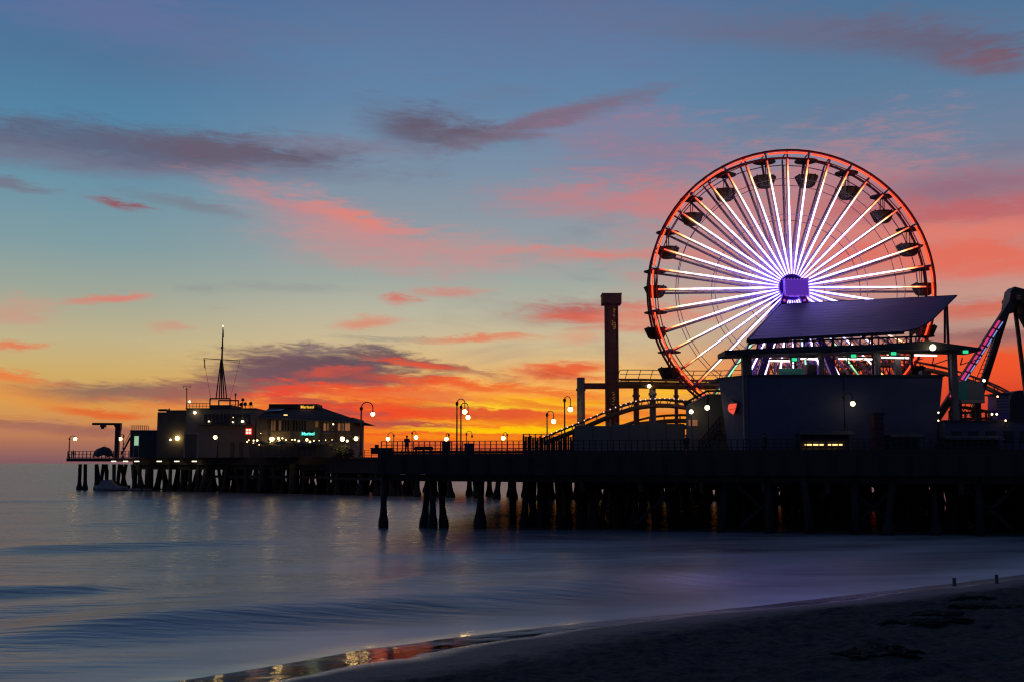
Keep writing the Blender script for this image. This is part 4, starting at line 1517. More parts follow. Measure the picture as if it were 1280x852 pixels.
for k in range(6):
    zz = p0.z - 0.15 - k * 0.28
    obj('slat', MB().box(p0.x + 0.04, p1.x - 0.04, 102.93, 102.997, zz - 0.07, zz + 0.07), 'panel', t)
obj('roof', MB().box(p0.x - 0.2, p1.x + 0.2, 102.8, 105.2, p0.z + 0.003, p0.z + 0.15), 'steel', t)
# stairs and ramps of the ride platform, yellow lit
p0, p1 = P(1185, 505, 104.5), P(1245, 526, 104.5)
t = thing('ride_platform', 'yellow brown ride platform with ramps above the low building', 'platform', ((p0.x + p1.x) / 2, 106, DZ1))
for k, (xa, ya, xb, yb) in enumerate(((1188, 506, 1240, 515), (1190, 517, 1236, 513), (1186, 523, 1262, 522), (1205, 508, 1260, 519))):
    obj('ramp', MB().bar(P(xa, ya, 104.8 + k * 0.5), P(xb, yb, 104.8 + k * 0.5), 0.4, 0.22), 'track', t)
for px in (1190, 1210, 1236, 1256):
    a = P(px, 512, 105.8)
    obj('post', MB().box(a.x - 0.08, a.x + 0.08, 106.4, 106.56, DZ1, a.z), 'track', t)
hump = [(1262, 500), (1266, 490), (1275, 487), (1290, 488), (1310, 494), (1330, 520), (1330, 530), (1262, 530)]
t = thing('tent_roof', 'low dark domed tent at the right edge', 'tent', (P(1290, 500, 108).x, 109, DZ1))
obj('canvas', MB().prism([(P(x, y, 108).x, P(x, y, 108).z) for x, y in hump], 108, 113), 'office_dark', t)
obj('door_flap', MB().prism([(P(x, y, 107.9).x, P(x, y, 107.9).z) for x, y in ((1270, 530), (1270, 505), (1278, 500), (1286, 505), (1286, 530))], 107.9, 107.99), 'canvas', t)

# ------------------------------------------------------------------ swing ride frame
t = thing('swing_ride', 'tall A-shaped ride frame with pink neon legs at the right edge', 'ride', (P(1262, 500, 106).x, 106, DZ1))
apx = P(1268, 366, 106)
nf = P(1200, 476, 105)
ft = apx.lerp(nf, 1.42)
leg = obj('leg', MB().bar(apx + Vector((-0.7, -0.6, -1.2)), ft, 0.62, 0.5, up=(0, 1, 0)), 'swing', t)
d_ = (ft - apx)
for k in range(9):
    a = apx + Vector((-0.7, -0.6, -1.2))
    s0, s1 = a.lerp(ft, 0.16 + k * 0.075), a.lerp(ft, 0.16 + k * 0.075 + 0.058)
    o_ = Vector((-0.1, -0.36, 0.1))
    obj('neon_strip', MB().tube([s0 + o_ * 1.0, s1 + o_], 0.11, 6), 'neon_pink', leg)
    o2 = Vector((0.22, -0.34, 0.0))
    obj('neon_strip', MB().tube([s0 + o2, s1 + o2], 0.05, 6), 'neon_blue', leg)
rf = apx.lerp(P(1233, 470, 108.5), 1.5)
obj('leg', MB().bar(apx + Vector((-0.15, 1.2, -1.0)), rf, 0.6, 0.5, up=(0, 1, 0)), 'swing', t)
ladder = MB()
la, lb = apx + Vector((-0.5, 0.4, -1.5)), apx.lerp(P(1224, 472, 107), 1.5)
ld = MB().bar(la + Vector((-0.22, 0, 0)), lb + Vector((-0.28, 0, 0)), 0.07).bar(la + Vector((0.16, 0, 0)), lb + Vector((0.3, 0, 0)), 0.07)
for k in range(1, 26):
    q = la.lerp(lb, k / 26)
    ld.bar(q + Vector((-0.24, 0, 0)), q + Vector((0.24, 0, 0)), 0.05)
obj('ladder', ld, 'swing', t)
obj('apex_joint', MB().prism([(apx.x - 0.95, apx.z - 1.6), (apx.x - 0.55, apx.z + 0.15), (apx.x - 0.2, apx.z + 0.5), (apx.x + 0.9, apx.z + 0.2), (apx.x + 1.1, apx.z - 0.3), (apx.x + 0.95, apx.z - 1.9), (apx.x + 0.5, apx.z - 2.0), (apx.x + 0.35, apx.z - 0.9), (apx.x - 0.05, apx.z - 1.0), (apx.x - 0.45, apx.z - 2.0)], 105.4, 106.9), 'swing', t)
obj('axle', MB().tube([apx + Vector((0.1, -1.6, -0.6)), apx + Vector((0.1, 2.4, -0.6))], 0.32, 10), 'swing', t)
for s_, oy in ((1, -0.6), (1, 1.2)):
    fr_ = apx + Vector((7.9, oy * 2.0, apx.z * -1 + DZ1)) if False else Vector((apx.x + 8.2, apx.y + oy * 2.2, DZ1))
    lg = obj('leg', MB().bar(apx + Vector((0.6, oy, -0.9)), fr_, 0.6, 0.5, up=(0, 1, 0)), 'swing', t)
    if oy < 0:
        for k in range(8):
            a = apx + Vector((0.6, oy, -0.9))
            obj('neon_strip', MB().tube([a.lerp(fr_, 0.1 + k * 0.08) + Vector((0.05, -0.36, 0)), a.lerp(fr_, 0.16 + k * 0.08) + Vector((0.05, -0.36, 0))], 0.09, 6), 'neon_blue' if k % 2 else 'neon_pink', lg)
obj('boat_arm', MB().bar(apx + Vector((0.1, 0.4, -0.6)), apx + Vector((0.8, 0.4, -9.6)), 0.3), 'swing', t)

# ------------------------------------------------------------------ roller coaster
coaster = thing('roller_coaster', 'yellow brown steel roller coaster with a string of small bulbs', 'roller coaster', (P(800, 530, 118).x, 118, DZ1))


def track(pts, r=0.11, gauge=0.9, ties=True, spine=True, tie_every=1.3, railing_=False, mt='track'):
    pts = [Vector(p) for p in pts]
    # resample with Catmull-Rom
    out = []
    n = len(pts)
    for i in range(n - 1):
        p0, p1, p2, p3 = pts[max(i - 1, 0)], pts[i], pts[i + 1], pts[min(i + 2, n - 1)]
        m = max(2, int((p2 - p1).length / 1.2))
        for k in range(m):
            u = k / m
            out.append(0.5 * ((2 * p1) + (p2 - p0) * u + (2 * p0 - 5 * p1 + 4 * p2 - p3) * u * u + (3 * p1 - p0 - 3 * p2 + p3) * u ** 3))
    out.append(pts[-1])
    sides = []
    for i, p in enumerate(out):
        d = (out[min(i + 1, len(out) - 1)] - out[max(i - 1, 0)])
        d.z = 0
        s = Vector((d.y, -d.x, 0)).normalized()
        sides.append(s)
    for sgn in (-1, 1):
        obj('rail', MB().tube([p + s * (gauge / 2 * sgn) for p, s in zip(out, sides)], r, 6), mt, coaster, True)
    if spine:
        obj('spine', MB().tube([p - Vector((0, 0, 0.62)) for p in out], 0.24, 8), mt, coaster, True)
    if ties:
        for i in range(0, len(out), 1):
            p, s = out[i], sides[i]
            mb = MB().bar(p - s * gauge / 2, p + s * gauge / 2, 0.09)
            if spine:
                mb.bar(p - s * gauge / 2, p - Vector((0, 0, 0.6)), 0.07).bar(p + s * gauge / 2, p - Vector((0, 0, 0.6)), 0.07)
            obj('tie', mb, mt, coaster)
    return out, sides


YC = 118.0
# upper level run, with a catwalk rail, continues behind the hall
up = [P(774, 474, YC + 1), P(800, 474, YC), P(850, 475, YC), P(900, 475, YC), P(960, 472, YC + 2), P(1030, 462, YC + 3), P(1095, 449, YC + 4), P(1130, 449, YC + 3), P(1150, 453, YC + 2), P(1188, 461, YC + 1), P(1231, 476, YC - 1), P(1258, 489, YC - 3), P(1295, 507, YC - 5)]
uo, us = track(up, 0.10, 1.0, mt='track')
obj('box_beam', MB().tube([p - Vector((0, 0, 0.55)) for p in uo[:14]], 0.38, 4), 'track', coaster)
cw = [p + Vector((0, -0.9, 0.95)) for p in uo[:26]]
obj('handrail', MB().tube(cw, 0.045, 5), 'track', coaster)
obj('handrail', MB().tube([p - Vector((0, 0, 0.45)) for p in cw], 0.03, 5), 'track', coaster)
for i in range(0, 26):
    obj('rail_post', MB().bar(cw[i] - Vector((0.35, 0, 1.1)), cw[i], 0.07), 'track', coaster)
# rising curved run with bulbs
cv = [P(680, 546, YC - 3), P(702, 537, YC - 3), P(730, 526, YC - 3), P(762, 512.5, YC - 3), P(788, 503.5, YC - 2), P(812, 499.5, YC - 1), P(836, 499, YC), P(860, 502, YC + 1), P(900, 506, YC + 3)]
co, cs_ = track(cv, 0.12, 1.0)
bs = None
for i in range(0, len(co) - 2):
    p = co[i] + Vector((0, -0.62, 0.1))
    if bs is None:
        bs = obj('bulb', MB().ball(p, 0.06, 6, 4), 'bulb_pink', coaster)
    else:
        inst('bulb', bs, p, coaster)
    inst('bulb', bs, (p + co[i + 1] + Vector((0, -0.62, 0.1))) / 2, coaster)
track([P(758, 540, YC + 3), P(785, 529, YC + 4), P(812, 521, YC + 4), P(850, 518, YC + 4), P(890, 520, YC + 4)], 0.12, 0.9)
track([P(775, 531, YC + 8), P(810, 526.5, YC + 8), P(850, 526, YC + 8), P(900, 527, YC + 8)], 0.1, 0.9)
# columns and portal
for px, ty, Y, w, m_ in ((726, 471.5, YC + 2, 0.85, 'greycol'), (795, 479, YC + 0.6, 0.6, 'column'), (815.5, 477, YC + 0.4, 0.68, 'greycol'), (765, 520, YC - 1, 0.5, 'column'),
                         (845, 480, YC + 5, 0.4, 'column'), (940, 476, YC + 2.5, 0.5, 'column'), (1010, 466, YC + 3, 0.5, 'column'), (1085, 458, YC + 4, 0.5, 'column'), (1160, 460, YC + 2, 0.5, 'column'), (1222, 478, YC - 1, 0.5, 'column'), (1254, 492, YC - 3, 0.5, 'column')):
    p = P(px, ty, Y)
    obj('column', MB().lathe((p.x, p.y, 0), [(w / 2, DZ1), (w / 2, p.z)], 12), m_, coaster)
    obj('column_collar', MB().lathe((p.x, p.y, 0), [(w / 2 + .1, p.z - 1.4), (w / 2 + .1, p.z - 1.15)], 12), m_, coaster)
a, b = P(728, 482, YC + 2), P(759, 482, YC + 2)
obj('cross_beam', MB().bar(a, b, 0.5, 0.62), 'column', coaster)
obj('cross_beam', MB().bar(P(795, 482, YC + 1), P(816, 482, YC + 1), 0.3, 0.4), 'column', coaster)
for i in range(22):   # lattice of the lift structure behind the pavilion
    xa = 944 + i * 8
    obj('lattice_bar', MB().bar(P(xa, 448, YC + 4), P(xa + 8, 470, YC + 4), 0.12).bar(P(xa + 8, 448, YC + 4), P(xa, 470, YC + 4), 0.09).bar(P(xa, 446, YC + 4), P(xa, 474, YC + 4), 0.14), 'column', coaster)
for py in (448, 458, 468):
    obj('lattice_chord', MB().bar(P(942, py, YC + 4), P(1122, py, YC + 4), 0.16), 'column', coaster)
# lamp and hoist on the portal
p = P(811.5, 482, YC - 0.4)
t = thing('portal_lamp', 'white lamp between two coaster columns', 'lamp', p)
obj('lens', MB().ball(p, 0.2, 8, 6), 'lamp_white', t, True)
obj('bracket', MB().bar(p + Vector((0, .2, 0.1)), p + Vector((0.2, 0.6, 0.3)), 0.1), 'steel', t)
# coaster car waiting where the rim passes
p0, p1 = P(828, 468, YC - 0.2), P(858, 478.5, YC - 0.2)
t = thing('coaster_train', 'dark coaster car on the upper track behind the rim', 'coaster car', ((p0.x + p1.x) / 2, YC, p1.z))
for k in range(3):
    xa = p0.x + (p1.x - p0.x) * k / 3
    xb = xa + (p1.x - p0.x) / 3 - 0.08
    cb = obj('car_body', MB().prism([(xa, p1.z + 0.25), (xa, p1.z + 0.75), (xa + 0.1, p0.z), (xa + 0.3, p0.z), (xa + 0.35, p1.z + 0.6), (xb - 0.1, p1.z + 0.65), (xb, p1.z + 0.3)], YC - 0.5, YC + 0.5), 'tower', t)
    obj('seat', MB().box(xa + 0.36, xb - 0.1, YC - 0.45, YC + 0.45, p1.z + 0.66, p1.z + 0.78), 'cloth', cb)

# drop tower
yt = 122.0
cx, cz = P(764, 381, yt).x, P(764, 381, yt).z
t = thing('drop_tower', 'tall slim brown drop tower with a wider square cap', 'tower', (cx, yt, DZ1))
hw_ = 7.0 / FPX * yt
obj('shaft', MB().box(cx - hw_, cx + hw_, yt - hw_, yt + hw_, DZ1, cz), 'tower', t)
for sx in (-1, 1):
    obj('guide_rail', MB().box(cx + sx * hw_ - 0.09, cx + sx * hw_ + 0.09, yt - hw_ - 0.12, yt - hw_ - 0.003, DZ1, cz - 0.003), 'column', t)
    obj('guide_rail', MB().box(cx + sx * hw_ - 0.09, cx + sx * hw_ + 0.09, yt + hw_ + 0.003, yt + hw_ + 0.12, DZ1, cz - 0.003), 'column', t)
hc_ = 12.0 / FPX * yt
capz = P(764, 369.5, yt).z
obj('cap', MB().box(cx - hc_, cx + hc_, yt - hc_, yt + hc_, cz + 0.003, capz), 'tower', t)
obj('cap_lid', MB().box(cx - hc_ - .05, cx + hc_ + 0.05, yt - hc_ - .05, yt + hc_ + .05, capz + 0.003, capz + 0.12), 'column', t)
zb = P(764, 528, yt).z
obj('plinth', MB().box(cx - hw_ - 0.08, cx + hw_ + 0.08, yt - hw_ - 0.2, yt + hw_ + 0.08, DZ1, zb), 'greywall', t)
ps = None
for z in np.arange(zb + 0.6, cz - 0.3, 0.62):
    if ps is None:
        ps = obj('panel', MB().box(cx - hw_ + 0.12, cx + hw_ - 0.12, yt - hw_ - 0.05, yt - hw_ - 0.003, z, z + 0.56), 'tower', t)
    else:
        inst('panel', ps, (cx, yt - hw_ - 0.0265, z + 0.28), t)
bs = None
for col_, rows in ((768, (386, 388, 390, 393, 395, 408, 411, 403)), (766, (401, 404, 406)), (769.5, (404, 406, 408, 410, 387)), (767, (490, 493, 497, 501, 505)), (768.6, (492, 496, 499))):
    for py in rows:
        p = P(col_ - 0.6, py, yt - hw_ - 0.1)
        if bs is None:
            bs = obj('bulb', MB().ball(p, 0.045, 6, 4), 'bulb_amber', t)
        else:
            inst('bulb', bs, p, t)

# ------------------------------------------------------------------ station wall, booth, board fence
p0, p1 = P(718, 531.5, 111), P(856, 567, 111)
t = thing('station_building', 'low pale grey coaster station wall behind the railing', 'building', ((p0.x + p1.x) / 2, 113, DZ1))
n = 6
for k in range(n):
    xa, xb = p0.x + (p1.x - p0.x) * k / n, p0.x + (p1.x - p0.x) * (k + 1) / n
    dz = (0.0, 0.0, 0.12, 0.12, 0.3, 0.2)[k]
    obj('wall_panel', MB().box(xa + 0.03, xb - 0.03, 111, 111.3, DZ1, p0.z + dz), 'greywall', t)
    obj('cover_strip', MB().box(xb - 0.05, xb + 0.05, 110.93, 110.997, DZ1, p0.z + dz - 0.05), 'office', t)
obj('back_wall', MB().box(p0.x, p1.x, 114.7, 115, DZ1, p0.z - 0.2), 'greywall', t)
obj('roof', MB().box(p0.x, p1.x, 111.303, 114.697, p0.z - 0.4, p0.z - 0.25), 'hall_trim', t)
p0, p1 = P(862, 500, 107.5), P(901, 567, 107.5)
t = thing('ticket_booth', 'lamp lit grey booth tucked beside the blue hall', 'booth', ((p0.x + p1.x) / 2, 109, DZ1))
ztl = P(870, 492, 107.5).z
obj('wall', MB().prism([(p0.x, DZ1), (p1.x + 1.5, DZ1), (p1.x + 1.5, ztl), (X(884, 107.5, 490), ztl), (X(862, 107.5, 490), ztl - 1.0)], 107.5, 110), 'greywall', t)
obj('roof_edge', MB().bar(P(860, 501, 107.3), P(884, 488, 107.3), 0.2).bar(P(884, 488, 107.3), P(902, 488, 107.3), 0.2), 'hall_trim', t)
obj('red_panel', MB().box(X(861, 107.4, 530), X(872, 107.4, 530), 107.42, 107.497, P(866, 531.5, 107.4).z, P(866, 524, 107.4).z), 'win_warm', t)
obj('stair_rail', MB().bar(P(873, 553, 107.0), P(901, 519, 107.0), 0.1).bar(P(873, 561, 107.0), P(901, 527, 107.0), 0.1), 'steel', t)
for k in range(8):
    xx = 874 + k * 3.6
    yy = 553 - (xx - 873) * 34 / 28
    a = P(xx, yy, 107.0)
    obj('stair_post', MB().bar(a, (a.x, a.y, a.z - 1.2), 0.06), 'steel', t)
    obj('step', MB().box(a.x - 0.16, a.x + 0.16, 106.6, 107.3, a.z - 1.36, a.z - 1.23), 'steel', t)
p = P(864, 514, 106.5)
t = thing('wall_lamp', 'white wall lamp left of the lamp on the pale pole', 'lamp', p)
obj('lens', MB().ball(p, 0.2, 8, 6), 'lamp_white', t, True)
obj('post', MB().tube([p - Vector((0, 0, 0.2)), (p.x, p.y, DZ1)], 0.09, 6), 'greycol', t)
obj('cap', MB().lathe(p, [(0.22, 0.2), (0.05, 0.34)], 8), 'steel', t)
p0, p1 = P(653, 543, 107.4), P(718, 567, 107.4)
t = thing('board_fence', 'dark board fence enclosure left of the station wall', 'fence', ((p0.x + p1.x) / 2, 108, DZ1), None)
nb = 22
for k in range(nb):
    xa = p0.x + (p1.x - p0.x) * k / nb
    xb = p0.x + (p1.x - p0.x) * (k + 1) / nb
    zz = p0.z + random.uniform(-0.25, -0.05) - (0.0 if k < 10 else 0.0)
    obj('board', MB().box(xa + 0.012, xb - 0.012, 107.4 + random.uniform(0, .02), 107.46, DZ1, zz), 'timber', t)
for k in range(6):
    xa = p0.x + 0.1 + (X(690, 107.4) - p0.x) * k / 5
    obj('post', MB().box(xa - 0.05, xa + 0.05, 107.47, 107.6, DZ1, p0.z + 0.12), 'timber', t)
for zz in (0.1, -0.7, -1.4):
    obj('rail', MB().box(p0.x, p1.x - 0.02, 107.605, 107.68, p0.z + zz - 0.08, p0.z + zz - 0.02), 'timber', t)
# things along the railing
for x0, x1, y0, lab, nm, ct in ((463, 491, 559, 'long low dark chest at the left corner of the platform', 'storage_chest', 'chest'), (552, 563, 551, 'tall dark cabinet left of the two tall lamps', 'cabinet', 'cabinet'),
                                (580, 593, 553.5, 'dark bin right of the two tall lamps', 'litter_bin', 'bin')):
    Yb = 107.6 if x0 > 500 else 108.5
    p0, p1 = P(x0, y0, Yb), P(x1, 567, Yb)
    t = thing(nm, lab, ct, ((p0.x + p1.x) / 2, Yb + 0.4, DZ1))
    obj('body', MB().box(p0.x + 0.04, p1.x - 0.04, Yb, Yb + 0.8, DZ1, p0.z - 0.12), 'office_dark', t)
    obj('lid', MB().box(p0.x, p1.x, Yb - 0.05, Yb + 0.85, p0.z - 0.117, p0.z), 'steel', t)
    if nm == 'storage_chest':
        obj('post', MB().box(p0.x + 0.4, p0.x + 0.75, Yb + 0.1, Yb + 0.5, p0.z + 0.003, p0.z + 0.3), 'steel', t)
    obj('door_panel', MB().box(p0.x + 0.15, p1.x - 0.15, Yb - 0.02, Yb - 0.003, DZ1 + 0.15, p0.z - 0.25), 'hall_trim', t)
p0, p1 = P(517, 558, 108), P(541, 567, 108)
t = thing('bench', 'dark backless bench behind the railing', 'bench', ((p0.x + p1.x) / 2, 108.3, DZ1))
obj('seat', MB().box(p0.x, p1.x, 108, 108.6, p0.z - 0.3, p0.z - 0.05), 'timber', t)
for k in (0.12, 0.5, 0.88):
    xx = p0.x + (p1.x - p0.x) * k
    obj('leg', MB().box(xx - 0.08, xx + 0.08, 108.05, 108.55, DZ1, p0.z - 0.303), 'timber', t)
obj('backrest', MB().box(p0.x + 0.05, p1.x - 0.05, 108.5, 108.56, p0.z - 0.047, p0.z + 0.05), 'timber', t)


# ------------------------------------------------------------------ far end: harbour office
def building_box(t, nm, x0, x1, y0, Y, dep, m, ybase=None):
    p0, p1 = P(x0, y0, Y), P(x1, 571, Y)
    o = obj(nm, MB().box(p0.x, p1.x, Y, Y + dep, ybase or HZ, p0.z), m, t)
    return p0, p1


t = thing('boat_store', 'low dark block with a green lit doorway at the left of the harbour office', 'building', (X(180, 240), 243, HZ))
p0, p1 = building_box(t, 'wall', 163, 199, 538.5, 240, 9, 'office_dark')
obj('coping', MB().box(p0.x - 0.1, p1.x, 239.85, 249.1, p0.z + 0.003, p0.z + 0.25), 'hall_trim', t)
d0, d1 = P(168, 544.5, 239.8), P(173, 556, 239.8)
obj('door', MB().box(d0.x, d1.x, 239.85, 239.997, d1.z, d0.z), 'door_green', t)
obj('door_frame', MB().box(d0.x - 0.18, d0.x - 0.003, 239.8, 239.997, HZ, d0.z + 0.2).box(d1.x + 0.003, d1.x + 0.18, 239.8, 239.997, HZ, d0.z + 0.2), 'panel', t)
for k in range(9):
    xx = X(164 + k * 2.6, 240.2)
    obj('rail_post', MB().box(xx - 0.05, xx + 0.05, 240.2, 240.3, p0.z + 0.253, P(165, 531.5, 240).z), 'steel', t)
a, b = P(163.5, 531.5, 240.2), P(185, 531.5, 240.2)
obj('handrail', MB().bar(a, b, 0.1), 'steel', t)
obj('stair', MB().bar(P(152, 567, 241), P(163, 546, 241), 0.5, 0.25).bar(P(152, 561, 241), P(163, 540, 241), 0.1), 'steel', t)

off = thing('harbour_office', 'flat roofed grey harbour office with roof railings and small lights', 'building', (X(258, 232), 236, HZ))
p0, p1 = building_box(off, 'west_wing', 197, 236, 514.5, 236, 12, 'office_dark')
obj('step_block', MB().box(P(208, 511, 236.5).x, P(236, 511, 236.5).x, 236.5, 246, p0.z + 0.003, P(208, 512, 236.5).z), 'office_dark', off)
q0, q1 = building_box(off, 'wall', 233, 318, 511, 230, 14, 'office')
obj('parapet', MB().box(q0.x - 0.15, q1.x + 0.1, 229.85, 244.1, q0.z + 0.003, P(233, 509.5, 230).z), 'hall_trim', off)
r0, r1 = P(262, 505.5, 231), P(289, 511, 231)
obj('lookout', MB().box(r0.x, r1.x, 231, 240, q0.z + 0.3, r0.z), 'office_dark', off)
# balcony band with dark windows
w0, w1 = P(255, 517, 229.9), P(313, 529, 229.9)
nw = 12
for k in range(nw):
    xa = w0.x + (w1.x - w0.x) * k / nw
    xb = w0.x + (w1.x - w0.x) * (k + 1) / nw
    wn = obj('window', MB().box(xa + 0.08, xb - 0.08, 229.9, 229.997, w1.z + 0.2, w0.z), 'glass', off)
    obj('sill', MB().box(xa, xb, 229.8, 229.897, w1.z + 0.06, w1.z + 0.18), 'hall_trim', wn)
obj('balcony', MB().box(w0.x - 1, w1.x + 0.3, 228.9, 229.89, P(255, 531, 229).z, P(255, 530, 229).z), 'hall_trim', off)
d0, d1 = P(232, 543, 229.9), P(246, 560, 229.9)
fw = obj('door', MB().box(d0.x, d1.x, 229.9, 229.997, HZ, d0.z), 'office_dark', off)
obj('door_frame', MB().box(d0.x - 0.3, d0.x - 0.003, 229.85, 229.997, HZ, d0.z + 0.3).box(d1.x + 0.003, d1.x + 0.3, 229.85, 229.997, HZ, d0.z + 0.3).box(d0.x - 0.3, d1.x + 0.3, 229.85, 229.995, d0.z + 0.303, d0.z + 0.5), 'panel', fw)
for px in (288, 299):
    d0, d1 = P(px, 552, 229.9), P(px + 4.5, 566, 229.9)
    obj('door', MB().box(d0.x, d1.x, 229.9, 229.997, HZ, d0.z), 'office_dark', off)
a, b = P(233, 503.5, 230.3), P(262, 503.5, 230.3)
obj('handrail', MB().bar(a, b, 0.09).bar(a - Vector((0, 0, .6)), b - Vector((0, 0, .6)), 0.06), 'steel', off)
for k in range(8):
    q = a.lerp(b, k / 7)
    obj('rail_post', MB().bar(q, (q.x, q.y, q0.z + 0.3), 0.09), 'steel', off)
a, b = P(289, 505, 230.3), P(316, 506, 230.3)
obj('handrail', MB().bar(a, b, 0.08), 'steel', off)
for k in range(7):
    q = a.lerp(b, k / 6)
    obj('rail_post', MB().bar(q, (q.x, q.y, q0.z + 0.3), 0.07), 'steel', off)
# small wall lights
for px, py, r, m_, lab in ((243.5, 515, 0.30, 'lamp_white', 'white wall lamp high on the harbour office'), (221.5, 547, 0.42, 'lamp_warm', 'bright lamp on the dark wing of the harbour office'), (213, 549, 0.2, 'lamp_white', 'small lamp left of the bright lamp on the dark wing'),
                       (237, 501.5, 0.2, 'lamp_warm', 'small lamp at the foot of the roof aerial'), (261, 526, 0.14, 'lamp_white', 'tiny lamp in the left of the office window band'), (291, 527, 0.13, 'lamp_white', 'tiny lamp in the right of the office window band'),
                       (303, 526, 0.24, 'lamp_white', 'white lamp near the right end of the office window band'), (291.5, 521, 0.08, 'bulb', 'tiny bulb above the right of the window band')):
    Yl = 229.3 if px > 232 else 235.4
    if py < 505: Yl = 230.6
    c = P(px, py, Yl)
    l_ = thing('wall_lamp', lab, 'lamp', c, 'lamps on the harbour office')
    obj('globe', MB().ball(c, r, 8, 6), m_, l_, True)
    obj('bracket', MB().bar(c + Vector((0, r * 0.8, 0)), c + Vector((0, 0.62, 0.1)), 0.1), 'steel', l_)
# mast and aerials
mt_ = thing('signal_mast', 'tall signal mast with a yard and splayed struts on the office roof', 'mast', P(276, 505, 233))
bz = r0.z
fa, fb = P(264, 504.8, 233), P(289, 504.8, 233)
ap = P(277, 449, 236)
obj('base_frame', MB().bar((fa.x, 232, P(264, 498, 233).z), (fb.x, 232, P(264, 498, 233).z), 0.28).bar((fa.x, 239, P(264, 498, 233).z), (fb.x, 239, P(264, 498, 233).z), 0.28)
    .bar((fa.x, 232, bz), (fa.x, 232, P(264, 497.5, 233).z), 0.24).bar((fb.x, 232, bz), (fb.x, 232, P(264, 497.5, 233).z), 0.24).bar((fa.x, 239, bz), (fa.x, 239, P(264, 497.5, 233).z), 0.24).bar((fb.x, 239, bz), (fb.x, 239, P(264, 497.5, 233).z), 0.24), 'steel', mt_)
for px, Y in ((270, 233), (283.5, 233), (274, 239), (280, 239), (277, 234)):
    obj('strut', MB().tube([P(px, 498, Y), ap + Vector(((px - 277) * 0.02, 0, 0))], 0.13, 6), 'steel', mt_)
obj('pole', MB().tube([P(277, 460, 236), P(278, 433, 236), P(278.7, 409, 236)], [0.22, 0.17, 0.09], 8), 'steel', mt_)
obj('yard', MB().bar(P(254.5, 447.5, 236), P(300, 450.5, 236), 0.14), 'steel', mt_)
obj('stay', MB().tube([P(300, 450, 236), P(287, 500, 236)], 0.03, 4).tube([P(254.5, 447.5, 236), P(264, 500, 236)], 0.03, 4), 'steel', mt_)
obj('collar', MB().lathe(P(277.6, 434, 236), [(0.1, -0.2), (0.3, -0.1), (0.3, 0.1), (0.1, 0.2)], 8), 'steel', mt_)
obj('pennant', MB().quadslab(P(278.6, 412, 236), P(279.6, 412, 236.1), P(279.9, 422, 236.1), P(278.3, 422, 236), 0.05), 'cloth', mt_)
obj('signal_flag', MB().quadslab(P(255, 448, 236), P(256.2, 449, 236.1), P(256.6, 460, 236.1), P(255.4, 459, 236), 0.05), 'cloth', mt_)
obj('top_lamp', MB().ball(P(278.7, 407.5, 236), 0.14, 8, 6), 'bulb', mt_)
ae = thing('roof_aerial', 'thin aerial with short cross rods at the left corner of the office roof', 'aerial', P(233.5, 504, 236))
obj('pole', MB().tube([P(233.5, 512, 236.8), P(233.5, 484, 236.8)], 0.1, 6), 'steel', ae)
obj('cross_rod', MB().bar(P(229.5, 482, 236.8), P(238.5, 483, 236.8), 0.09).bar(P(229.5, 482, 236.8), P(229.5, 485, 236.8), 0.07).bar(P(238, 481, 236.8), P(238, 484.5, 236.8), 0.07).bar(P(231, 486, 236.8), P(236, 486, 236.8), 0.07), 'steel', ae)
an = thing('roof_aerial', 'thin whip aerial with a small box right of the signal mast', 'aerial', P(294, 508, 231))
obj('pole', MB().tube([P(294, 511, 231), P(294.5, 491, 231)], 0.09, 6), 'steel', an)
obj('box', MB().box(P(293.6, 493, 231).x, P(295.4, 493, 231).x, 230.85, 231.15, P(294, 494, 231).z, P(294, 491, 231).z), 'steel', an)
for px, py, lab in ((301.5, 505, 'left dish of the three on the office roof'), (306.5, 504.5, 'middle dish of the three on the office roof'), (313.5, 504, 'right dish of the three on the office roof')):
    c = P(px, py, 231.5)
    ds = thing('roof_dish', lab, 'dish', c, 'dishes on the office roof')
    obj('dish', MB().lathe(c, [(0.05, 0.12), (0.34, 0.0), (0.40, -0.1), (0.3, 0.02)], 10, 'y'), 'steel', ds)
    obj('pole', MB().tube([c, (c.x, c.y + 0.2, q0.z + 0.2)], 0.07, 6), 'steel', ds)
    obj('arm', MB().bar(c, c + Vector((0.3, -0.5, 0.5)), 0.06), 'steel', ds)
c = P(303.5, 499, 231.6)
ds = thing('roof_vent', 'small whirling vent on a pole above the roof dishes', 'vent', c)
obj('cowl', MB().ball(c, 0.35, 8, 6), 'steel', ds)
obj('pole', MB().tube([c, (c.x, c.y, q0.z + 0.2)], 0.08, 6), 'steel', ds)
c = P(203, 511.5, 237)
ds = thing('roof_vent', 'low pair of vents on the roof of the dark wing', 'vent', c)
obj('cowl', MB().box(c.x - 0.9, c.x + 0.9, 237, 238, c.z - 0.3, c.z + 0.15), 'steel', ds)
obj('pipe', MB().tube([c + Vector((1.2, 0.5, -0.6)), c + Vector((1.3, 0.5, 0.3))], 0.18, 6), 'steel', ds)
# red and white window sign between office and restaurant
c = P(310.5, 538.5, 228.9)
sg2 = thing('window_sign', 'small red sign of four white panes at the right end of the office', 'sign', c)
obj('frame', MB().box(c.x - 0.62, c.x + 0.62, 229.0, 229.3, c.z - 0.62, c.z + 0.62), 'red_sign', sg2)
for i in (-1, 1):
    for j in (-1, 1):
        obj('pane', MB().box(c.x + i * 0.27 - 0.2, c.x + i * 0.27 + 0.2, 228.9, 228.997, c.z + j * 0.27 - 0.2, c.z + j * 0.27 + 0.2), 'white_sign', sg2)

